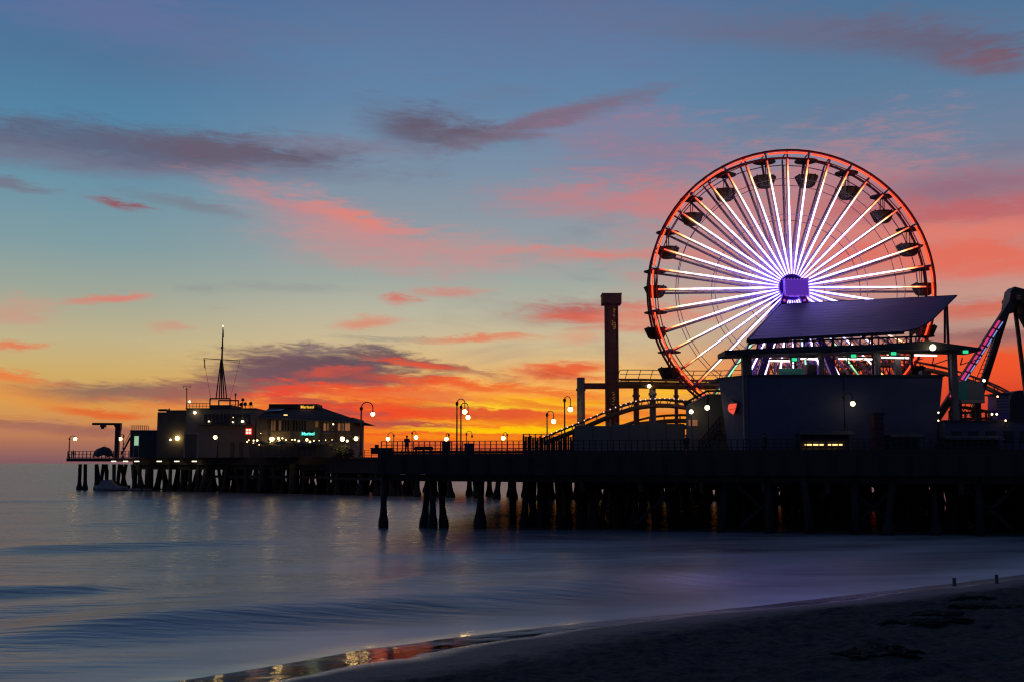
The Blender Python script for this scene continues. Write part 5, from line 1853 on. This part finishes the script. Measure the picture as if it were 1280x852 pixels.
# ------------------------------------------------------------------ restaurant
YR = 222.0
rest = thing('restaurant', 'hip roofed restaurant with lit terrace and teal lettering', 'restaurant', (X(385, YR), YR + 8, HZ))
w0, w1 = P(321, 523, YR), P(441, 571, YR)
obj('wall', MB().box(w0.x, w1.x, YR, YR + 16, HZ, w0.z + 0.3), 'office', rest)
ov = 1.6
e0, e1 = P(317, 516, YR - 3), P(453, 527.5, YR - 2)
ez = P(385, 522, YR - 2).z
rz_ = P(385, 508, YR + 8).z
ra, rb_ = X(340, YR + 8, 505), X(400, YR + 8, 505)
x0r, x1r = X(318, YR - 2), X(455, YR - 2)
vs = [(x0r, YR - 2.2, ez), (x1r, YR - 2.2, ez - 0.9), (x1r, YR + 18, ez - 0.9), (x0r, YR + 18, ez), (ra, YR + 7, rz_), (rb_, YR + 7, rz_)]
rmb = MB().add(vs, [(0, 1, 5, 4), (1, 2, 5), (2, 3, 4, 5), (3, 0, 4), (3, 2, 1, 0)])
roof = obj('roof', rmb, 'tile', rest)
# tile courses, proud of the slope
for k in range(1, 7):
    u = k / 7
    a = Vector(vs[0]).lerp(Vector(vs[4]), u)
    b = Vector(vs[1]).lerp(Vector(vs[5]), u)
    obj('tile_course', MB().bar(a + Vector((0.3, -0.02, 0.05)), b + Vector((-0.3, -0.02, 0.05)), 0.12, 0.1), 'tile', roof)
obj('roof_top', MB().box(ra, rb_, YR + 5, YR + 11, rz_ - 0.4, P(370, 504.3, YR + 5).z), 'tile', rest)
obj('skylight', MB().quadslab(P(331, 514, YR + 2.0), P(352, 513, YR + 2.0), P(356, 510.6, YR + 3.4), P(338, 510.6, YR + 3.4), 0.1), 'glass', rest)
# upper storey windows with posts
a, b = P(338, 525, YR), P(383, 537.5, YR)
for k in range(13):
    xa, xb = a.x + (b.x - a.x) * k / 13, a.x + (b.x - a.x) * (k + 1) / 13
    wn = obj('window', MB().box(xa + 0.1, xb - 0.1, YR - 0.06, YR - 0.003, b.z, a.z), 'win_dim' if k in (0, 1, 3) else 'glass', rest)
    obj('sill', MB().box(xa, xb, YR - 0.16, YR - 0.063, b.z - 0.15, b.z - 0.01), 'office_dark', wn)
for px0, px1, y0, y1, m_ in ((404.5, 407.5, 528.5, 537.5, 'win_warm'), (408.5, 411.5, 528.5, 537.5, 'win_dim'), (422.5, 425.5, 528.5, 537.5, 'win_warm'), (427, 430, 528.5, 537.5, 'win_dim'), (431.3, 437.5, 528.5, 537.5, 'win_warm'), (394, 398, 526, 533, 'win_dim')):
    p, q = P(px0, y0, YR), P(px1, y1, YR)
    wn = obj('window', MB().box(p.x, q.x, YR - 0.06, YR - 0.003, q.z, p.z), m_, rest)
    obj('frame', MB().box(p.x - 0.12, p.x - 0.003, YR - 0.12, YR - 0.003, q.z - .1, p.z + .1).box(q.x + 0.003, q.x + 0.12, YR - 0.12, YR - 0.003, q.z - .1, p.z + .1), 'office_dark', wn)
for px in (337, 364, 401, 420, 440):
    p = P(px, 524, YR - 1)
    obj('post', MB().box(p.x - 0.16, p.x + 0.16, YR - 0.5, YR - 0.2, HZ, ez - 0.2), 'office_dark', rest)
p, q = P(404, 540, YR - 1), P(419, 541.5, YR - 1)
obj('awning', MB().quadslab((p.x, YR - 1.6, q.z), (q.x, YR - 1.6, q.z), (q.x, YR - 0.01, p.z + 0.3), (p.x, YR - 0.01, p.z + 0.3), 0.08), 'panel', rest)
p = P(357, 516.5, YR - 1)


def letters(name, text, loc, size, m_, parent):
    cu = bpy.data.curves.new(name, 'FONT')
    cu.body = text
    cu.size = size
    cu.extrude = 0.05
    cu.offset = size * 0.02
    cu.align_x = 'CENTER'
    cu.align_y = 'CENTER'
    o = bpy.data.objects.new(name, cu)
    COL.objects.link(o)
    dg = bpy.context.evaluated_depsgraph_get()
    dg.update()
    me = bpy.data.meshes.new_from_object(o.evaluated_get(dg))
    bpy.data.objects.remove(o)
    me.materials.clear()
    me.materials.append(M[m_])
    o = bpy.data.objects.new(name, me)
    COL.objects.link(o)
    o.parent = parent
    o.location = Vector(loc) - W[parent.name]
    o.rotation_euler = (PI / 2, 0, 0)
    return o


c = P(385, 541.5, YR - 0.6)
ts = thing('neon_sign', 'glowing teal lettering on the restaurant front', 'sign', c)
obj('backing', MB().box(c.x - 1.05, c.x + 1.05, YR - 0.45, YR - 0.35, c.z - 0.6, c.z + 0.6), 'hall_trim', ts)
letters('lettering', 'Maıısol'.replace('ıı', 'ri'), (c.x, YR - 0.55, c.z), 0.85, 'neon_teal', ts)
c = P(384, 508, YR + 4.6)
ts = thing('roof_sign', 'dim amber lettering on the restaurant roof', 'sign', c)
letters('lettering', 'Mariasol', (c.x, YR + 4.7, c.z), 0.8, 'neon_yellow', ts)
obj('backing', MB().box(c.x - 1.3, c.x + 1.3, YR + 4.8, YR + 4.95, c.z - 0.5, c.z + 0.5), 'hall_trim', ts)
c = P(357, 517.5, YR - 2.0)
l_ = thing('roof_lamp', 'orange lamp glowing under the front roof edge of the restaurant', 'lamp', P(357, 518, YR - 2.6))
c = P(357, 518, YR - 2.6)
obj('lens', MB().box(c.x - 0.35, c.x + 0.35, c.y - 0.1, c.y + 0.1, c.z - 0.08, c.z + 0.08), 'strip_yellow', l_)
obj('bracket', MB().bar(c + Vector((0, 0.11, 0)), c + Vector((0, 0.5, -0.3)), 0.08), 'steel', l_)
# terrace: string lights and parasols
fs = thing('string_lights', 'string of small warm bulbs across the restaurant terrace', 'string lights', P(380, 550, YR - 5))
spots = [(311, 549.5, .12), (317, 550, .16), (321.5, 549.8, .2), (317, 553.5, .16), (324, 555, .12), (348, 547.2, .26), (349.5, 550.5, .2), (357.5, 549, .14), (365, 549, .12), (368.5, 549, .16), (373.5, 550.5, .2),
         (383.5, 549, .28), (387.5, 551.5, .2), (392.5, 550.5, .14), (399, 550, .1), (401, 552.5, .17), (411, 551.5, .14), (415, 549, .08), (434, 550.5, .24), (309, 551.5, .14), (326, 541, .07), (416.5, 529.5, .16), (338, 552, .1), (353, 547, .16), (407, 549.5, .1)]
prev = None
for i, (px, py, r) in enumerate(sorted(spots)):
    c = P(px, py, YR - 4.2 - (i % 3))
    obj('bulb', MB().ball(c, r, 8, 5), 'bulb', fs, True)
    if prev is not None:
        mid = (prev + c) / 2 - Vector((0, 0, 0.15))
        obj('cable', MB().tube([prev, mid, c], 0.03, 4), 'steel', fs)
    prev = c
ub = None
for i, (px, lab) in enumerate(((326, 'dark closed-in parasol at the left end of the terrace'), (352, 'dark parasol second from the left on the terrace'), (376, 'dark parasol in the middle of the terrace'), (396, 'dark parasol right of the teal lettering'), (416, 'dark parasol at the right end of the terrace'))):
    c = P(px, 552, YR - 5.5 - (i % 2))
    c.z = HZ
    zt_ = P(px, 552, YR - 5.5).z
    if ub is None:
        ub = thing('parasol', lab, 'parasol', c, 'parasols on the restaurant terrace')
        obj('canopy', MB().lathe((c.x, c.y, zt_), [(1.7, -0.45), (1.72, -0.35), (0.9, 0.05), (0.05, 0.35)], 8), 'canvas', ub)
        obj('pole', MB().tube([c, (c.x, c.y, zt_ + 0.2)], 0.05, 6), 'steel', ub)
        obj('base', MB().lathe(c, [(0.35, 0), (0.35, 0.1), (0.1, 0.15)], 8), 'steel', ub)
    else:
        dup(ub, c, lab)
tf = thing('added_dark_fence', 'low dark board fence added to darken the front of the restaurant terrace', 'fence', P(372, 571, YR - 7))  # boards added so that the restaurant's ground floor reads dark
fa2, fb2 = P(312, 556, YR - 1.5), P(434, 556, YR - 8.0)
for k in range(40):
    q0, q1 = fa2.lerp(fb2, k / 40), fa2.lerp(fb2, (k + 0.92) / 40)
    obj('board', MB().bar((q0.x, q0.y, (HZ + fa2.z) / 2), (q1.x, q1.y, (HZ + fa2.z) / 2), 0.08, fa2.z - HZ + random.uniform(-0.25, 0.1)), 'office_dark', tf)
obj('rail', MB().bar((fa2.x, fa2.y + 0.1, fa2.z - 0.3), (fb2.x, fb2.y + 0.1, fa2.z - 0.3), 0.1), 'timber', tf)
for k in range(7):
    q0 = fa2.lerp(fb2, (k + 0.3) / 7)
    hg_t = thing('potted_plant', 'dark leafy potted plant, %s from the left behind the terrace fence' % ('first', 'second', 'third', 'fourth', 'fifth', 'sixth', 'seventh')[k], 'plant', (q0.x, q0.y + 0.8, HZ), 'potted plants behind the terrace fence')
    mb = MB()
    for _ in range(110):
        q = Vector((q0.x + random.gauss(0, 0.55), q0.y + 0.8 + random.gauss(0, 0.3), HZ + 1.2 + abs(random.gauss(0.5, 0.6))))
        d1 = Vector((random.uniform(-1, 1), random.uniform(-1, 1), random.uniform(-1, 1))).normalized() * 0.26
        d2 = d1.cross(Vector((random.uniform(-1, 1), random.uniform(-1, 1), random.uniform(-1, 1)))).normalized() * 0.1
        mb.add([q - d1, q + d2, q + d1, q - d2], [(0, 1, 2, 3)])
    obj('foliage', mb, 'leaf', hg_t)
    obj('pot', MB().lathe((q0.x, q0.y + 0.8, HZ), [(0.3, 0), (0.4, 0.9), (0.36, 1.0)], 10), 'tower', hg_t)
# dim orange heater glow and pale stair at the terrace edge
c = P(411.5, 554, YR - 4.5)
l_ = thing('patio_heater', 'patio heater glowing dim orange on the terrace', 'heater', (c.x, c.y, HZ))
obj('burner', MB().lathe(c, [(0.5, -0.3), (0.45, 0.4)], 10), 'win_warm', l_)
obj('hood', MB().lathe(c, [(0.8, 0.42), (0.1, 0.7)], 10), 'steel', l_)
obj('pole', MB().tube([(c.x, c.y, HZ), c - Vector((0, 0, 0.32))], 0.08, 6), 'steel', l_)
st_ = thing('stair_ramp', 'pale ramp descending at the right end of the terrace', 'ramp', P(440, 560, 211))
obj('tread', MB().bar(P(432, 563, 211.5), P(447, 555.5, 211.5), 1.2, 0.25), 'panel', st_)
obj('handrail', MB().bar(P(432, 559, 211), P(447, 551.5, 211), 0.08), 'steel', st_)
tr = random.Random(5)
for px, lab in ((424, 'dark shrub left of the restaurant ramp'), (436, 'dark shrub beside the restaurant ramp')):
    c = P(px, 562, 212.5)
    sh = thing('shrub', lab, 'shrub', (c.x, c.y, HZ))
    mb = MB()
    for k in range(150):
        v = Vector((tr.gauss(0, 0.65), tr.gauss(0, 0.5), abs(tr.gauss(0.9, 0.6))))
        q = Vector((c.x, c.y, HZ)) + v
        d1 = Vector((tr.uniform(-1, 1), tr.uniform(-1, 1), tr.uniform(-1, 1))).normalized() * 0.28
        d2 = d1.cross(Vector((tr.uniform(-1, 1), tr.uniform(-1, 1), tr.uniform(-1, 1)))).normalized() * 0.13
        mb.add([q - d1, q + d2, q + d1, q - d2], [(0, 1, 2, 3)])
    obj('foliage', mb, 'leaf', sh)
    obj('planter', MB().box(c.x - 0.7, c.x + 0.7, c.y - 0.4, c.y + 0.4, HZ, HZ + 0.5), 'timber', sh)

# ------------------------------------------------------------------ landing: davit, tarpaulin heap, boat
dv = thing('davit_crane', 'dark gallows shaped davit crane on the far landing', 'crane', (X(146, 251.5), 251.5, HZ))
pz = P(146, 570, 251.5)
obj('post', MB().box(X(143.5, 251.5), X(148.8, 251.5), 251.2, 251.9, HZ, P(146, 529.5, 251.5).z), 'steel', dv)
obj('brace', MB().prism([(P(x, y, 251.5).x, P(x, y, 251.5).z) for x, y in ((142.5, 529), (151.5, 528), (151.3, 534), (148.9, 547), (148.9, 531), (144, 533))], 251.0, 252.1), 'steel', dv)
obj('jib', MB().bar(P(115.5, 529.2, 251.5), P(151, 529.4, 251.5), 0.5, 0.5), 'steel', dv)
obj('hoist', MB().box(X(126, 251.5, 530), X(132.5, 251.5, 530), 251.1, 251.9, P(128, 533.4, 251.5).z, P(128, 530.8, 251.5).z).box(X(127, 251.5, 530), X(130, 251.5, 530), 251.2, 251.8, P(128, 535.5, 251.5).z, P(128, 533.45, 251.5).z), 'steel', dv)
tp = thing('covered_heap', 'rounded heap under a dark tarpaulin on the landing', 'heap', (X(129, 252), 252, HZ))
hp = [(116, 569), (118, 564), (121, 561), (125, 559.5), (129, 558), (133, 558.5), (136, 559.5), (139, 562), (142, 569)]
mb = MB()
rows_ = []
c0 = X(129, 252)
for j in range(7):
    f = math.sin(PI * (j + 0.6) / 7.2)
    for x, y in hp:
        p = P(x, y, 252)
        rows_.append((c0 + (p.x - c0) * (0.55 + 0.45 * f), 250.4 + j * 0.55, HZ + max(0, p.z - HZ) * f + tr.uniform(-.05, .05)))
nh = len(hp)
mb.add(rows_, [(j * nh + i, j * nh + i + 1, (j + 1) * nh + i + 1, (j + 1) * nh + i) for j in range(6) for i in range(nh - 1)])
obj('tarpaulin', mb, 'tarp', tp, True)
obj('rope', MB().tube([(rows_[3 * nh + i][0], rows_[3 * nh + i][1], rows_[3 * nh + i][2] + 0.04) for i in range(nh)], 0.05, 5), 'timber', tp)
obj('stake', MB().bar(P(133, 562, 251), P(131, 556, 251), 0.1), 'timber', tp)
bt = thing('motor_boat', 'pale covered motor boat moored under the far landing', 'boat', (X(138, 248, 608), 248, 0))
L_ = X(158, 247, 608) - X(118, 247, 608)
x0b = X(118, 247, 608)
sect = []
for i in range(11):
    u = i / 10
    wdt = 1.35 * (math.sin(min(1, u * 2.2 + 0.15) * PI / 2)) * (1 if u < 0.8 else 1 - (u - 0.8) * 0.6)
    zt_ = 1.15 - 0.35 * u
    for (yy, zz) in ((-wdt, zt_), (-wdt * 0.85, 0.2), (0, -0.4), (wdt * 0.85, 0.2), (wdt, zt_)):
        sect.append((x0b + u * L_ - (0.5 if (i == 0 and zz > 0.5) else 0), 248 + yy, zz))
mb = MB().add(sect, [(i * 5 + j, i * 5 + j + 1, (i + 1) * 5 + j + 1, (i + 1) * 5 + j) for i in range(10) for j in range(4)] + [(50, 51, 52, 53, 54), (0, 4, 3, 2, 1)] + [(i * 5, (i + 1) * 5, (i + 1) * 5 + 4, i * 5 + 4) for i in range(10)])
obj('hull', mb, 'hull', bt, True)
obj('cabin_cover', MB().prism([(x0b + 0.7, 1.05), (x0b + 1.3, 2.1), (x0b + 1.9, 2.35), (x0b + 3.2, 2.4), (x0b + 4.0, 1.5), (x0b + 5.0, 0.9)], 247.1, 248.9), 'hull', bt)
obj('mast', MB().tube([(x0b + 2.6, 248, 2.35), (x0b + 2.6, 248, 4.6)], 0.06, 6), 'steel', bt)
obj('windscreen', MB().bar((x0b + 1.28, 247.2, 2.1), (x0b + 1.28, 248.8, 2.1), 0.5, 0.06), 'glass', bt)
obj('outboard', MB().box(x0b + L_ + 0.05, x0b + L_ + 0.5, 247.8, 248.2, 0.2, 1.2), 'steel', bt)
fl = thing('mooring_float', 'low floating pontoon under the pier head beside the boat', 'pontoon', (X(180, 247, 608), 247.2, 0))
obj('deck', MB().box(X(160, 247, 608), X(200, 247, 608), 246.5, 248.5, 0.15, 0.45), 'panel', fl)
for k in range(4):
    xx = X(163 + k * 11, 247, 608)
    obj('float', MB().tube([(xx, 246.7, -0.05), (xx, 248.3, -0.05)], 0.19, 8), 'steel', fl)


# ------------------------------------------------------------------ people
def person(label, at, h=1.72, face=0.0, arms='down', group='people standing on the pier'):
    t = thing('person', label, 'person', at, group)
    k = h / 1.72
    V, E, R = [], [], []

    def v(x, y, z, r, par=None):
        V.append((x * k, y * k, z * k))
        R.append(r * k)
        if par is not None:
            E.append((par, len(V) - 1))
        return len(V) - 1
    pel = v(0, 0, 0.93, 0.145)
    wst = v(0, 0, 1.08, 0.13, pel)
    chest = v(0, 0.01, 1.28, 0.155, wst)
    nck = v(0, 0.01, 1.45, 0.06, chest)
    hd0 = v(0, -0.01, 1.53, 0.075, nck)
    hd1 = v(0, -0.015, 1.63, 0.088, hd0)
    v(0, 0.0, 1.70, 0.06, hd1)
    v(0, -0.115, 1.595, 0.014, hd1)        # nose
    for s in (-1, 1):
        hip = v(s * 0.10, 0, 0.88, 0.095, pel)
        kn = v(s * 0.11, -0.02, 0.49, 0.062, hip)
        an_ = v(s * 0.115, 0.02, 0.09, 0.042, kn)
        v(s * 0.13, -0.15, 0.035, 0.036, an_)
        sh_ = v(s * 0.18, 0.01, 1.385, 0.062, chest)
        if arms == 'rail' or (arms == 'one' and s == 1):
            el = v(s * 0.25, -0.10, 1.14, 0.043, sh_)
            wr = v(s * 0.17, -0.33, 1.09, 0.03, el)
            dh, dn = Vector((0, -1, -0.1)), Vector((0, 0, -1))
        else:
            el = v(s * 0.25, 0.03, 1.11, 0.043, sh_)
            wr = v(s * 0.24, -0.05, 0.87, 0.03, el)
            dh, dn = Vector((0, -0.15, -1)), Vector((-s, 0, 0))
        p_ = Vector(V[wr]) / k
        pm = p_ + dh * 0.07
        palm = v(*pm, 0.034, wr)
        side = dh.cross(dn).normalized()
        for f_, ln_ in ((-1.5, 0.062), (-0.5, 0.075), (0.5, 0.08), (1.5, 0.07)):
            b_ = pm + side * (f_ * 0.019) + dh * 0.035
            i1 = v(*b_, 0.010, palm)
            i2 = v(*(b_ + dh * ln_ * 0.55 + dn * 0.01), 0.009, i1)
            v(*(b_ + dh * ln_ * 0.9 + dn * 0.03), 0.008, i2)
        th_ = pm - dh * 0.02 + side * 0.05
        i1 = v(*th_, 0.011, palm)
        v(*(th_ + dh * 0.045 + dn * 0.015), 0.009, i1)
    me = bpy.data.meshes.new('body')
    me.from_pydata(V, E, [])
    o = bpy.data.objects.new('body', me)
    COL.objects.link(o)
    o.parent = t
    o.rotation_euler = (0, 0, face)
    md = o.modifiers.new('skin', 'SKIN')
    for i, d in enumerate(me.skin_vertices[0].data):
        d.radius = (R[i], R[i])
        d.use_root = (i == 0)
    o.modifiers.new('sub', 'SUBSURF').levels = 1
    o.modifiers['sub'].render_levels = 1
    me.materials.append(M['skin'])
    hairm = MB().lathe((0, 0.012 * k, 0), [(0.098 * k, 1.59 * k), (0.108 * k, 1.64 * k), (0.095 * k, 1.70 * k), (0.05 * k, 1.74 * k), (0.005, 1.75 * k)], 12)
    hm, _ = mesh_of('hair', hairm, 'hair', Vector((0, 0, 0)), True)
    jk = MB()
    jk.lathe((0, 0, 0), [(0.20 * k, 0.80 * k), (0.20 * k, 0.95 * k), (0.185 * k, 1.1 * k), (0.215 * k, 1.28 * k), (0.20 * k, 1.40 * k), (0.085 * k, 1.46 * k)], 14)
    for s in (-1, 1):
        a_ = [Vector(V[i]) for i in range(len(V))]
        if arms == 'rail' or (arms == 'one' and s == 1):
            jk.tube([(s * 0.18 * k, 0.01 * k, 1.385 * k), (s * 0.25 * k, -0.10 * k, 1.14 * k), (s * 0.18 * k, -0.30 * k, 1.095 * k)], [0.085 * k, 0.062 * k, 0.05 * k], 8)
        else:
            jk.tube([(s * 0.18 * k, 0.01 * k, 1.385 * k), (s * 0.25 * k, 0.03 * k, 1.11 * k), (s * 0.24 * k, -0.04 * k, 0.90 * k)], [0.085 * k, 0.062 * k, 0.05 * k], 8)
    jm, _ = mesh_of('jacket', jk, 'cloth', Vector((0, 0, 0)), True)
    tk = MB()
    for s in (-1, 1):
        tk.tube([(s * 0.095 * k, 0, 0.92 * k), (s * 0.11 * k, -0.02 * k, 0.49 * k), (s * 0.115 * k, 0.02 * k, 0.10 * k)], [0.115 * k, 0.082 * k, 0.068 * k], 8)
    tm_, _ = mesh_of('trousers', tk, 'cloth', Vector((0, 0, 0)), True)
    for nm, m2 in (('hair', hm), ('jacket', jm), ('trousers', tm_)):
        q = bpy.data.objects.new(nm, m2)
        COL.objects.link(q)
        q.parent = t
        q.rotation_euler = (0, 0, face)
    return t


person('person in dark clothes standing at the railing against the sunset', (X(508.5, 107.2), 107.2, DZ1), 1.72, 0.3, 'rail')
person('person in dark clothes standing before the station wall near its right end', (X(858, 106.9), 106.9, DZ1), 1.8, 0.1, 'down')
person('person in dark clothes by the foot of the lamp on the pale pole', (X(888, 104.6), 104.6, DZ1), 1.7, -0.5, 'one')
person('person in dark clothes before the left part of the blue hall', (X(956, 98.6), 98.6, DZ1), 1.75, 0.8, 'one')
person('person standing at the outer corner of the far landing', (X(92, 254.3), 254.3, HZ), 1.75, 2.6, 'down')

# ------------------------------------------------------------------ on the beach
for px, py, h_, lab in ((1193, 731, 0.3, 'left of two short grey posts at the water line'), (1246, 728, 0.35, 'right of two short grey posts at the water line')):
    g = G(px, py, 0.25)
    z = float(sand_h(np.array([[g.x]]), np.array([[g.y]]))[0, 0])
    g = G(px, py, z)
    t = thing('marker_post', lab, 'post', (g.x, g.y, z), 'posts at the water line')
    obj('shaft', MB().lathe((g.x, g.y, z), [(0.09, -0.4), (0.085, 0.1), (0.08, h_)], 9), 'post', t)
    obj('cap', MB().lathe((g.x, g.y, z), [(0.09, h_ + 0.003), (0.09, h_ + 0.03), (0.04, h_ + 0.05)], 9), 'timber', t)
kr = random.Random(3)
for px, py, wd, dp, lab in ((1165, 778, 1.0, 0.6, 'dark kelp clump on the sand at the right'), (1095, 816, 0.75, 0.8, 'flat dark kelp clump lower on the sand'), (1255, 760, 1.5, 0.4, 'long thin kelp strand near the right edge'),
                         (1210, 748, 0.3, 0.2, 'small kelp scrap nearest the water'), (1168, 766, 0.35, 0.3, 'small kelp knot just above the large clump')):
    z = 0.8
    for _ in range(6):
        g = G(px, py, z)
        z = float(sand_h(np.array([[g.x]]), np.array([[g.y]]))[0, 0])
    t = thing('kelp_clump', lab, 'kelp', (g.x, g.y, z), 'kelp clumps on the sand')
    mb = MB()
    for k in range(int(60 + 60 * wd)):
        a = kr.uniform(0, 2 * PI)
        q = Vector((g.x + kr.gauss(0, wd * 0.45), g.y + kr.gauss(0, dp * 0.45), 0))
        pts_ = []
        for j in range(6):
            zz = float(sand_h(np.array([[q.x]]), np.array([[q.y]]))[0, 0])
            pts_.append((q.x, q.y, zz + 0.02 + 0.05 * wd ** 0.3 * kr.random() * math.sin(PI * (j + .5) / 6)))
            a += kr.gauss(0, 0.5)
            q = q + Vector((math.cos(a) * 1.6, math.sin(a), 0)) * kr.uniform(0.05, 0.16)
        mb.tube(pts_, [0.02, 0.05, 0.06, 0.05, 0.035, 0.01], 5)
    obj('fronds', mb, 'kelp', t, True)
    mb = MB()
    for k in range(7):
        q = Vector((g.x + kr.gauss(0, wd * 0.3), g.y + kr.gauss(0, dp * 0.3), z + 0.06))
        mb.ball(q, kr.uniform(0.04, 0.08), 6, 4)
    obj('bladders', mb, 'kelp', t, True)
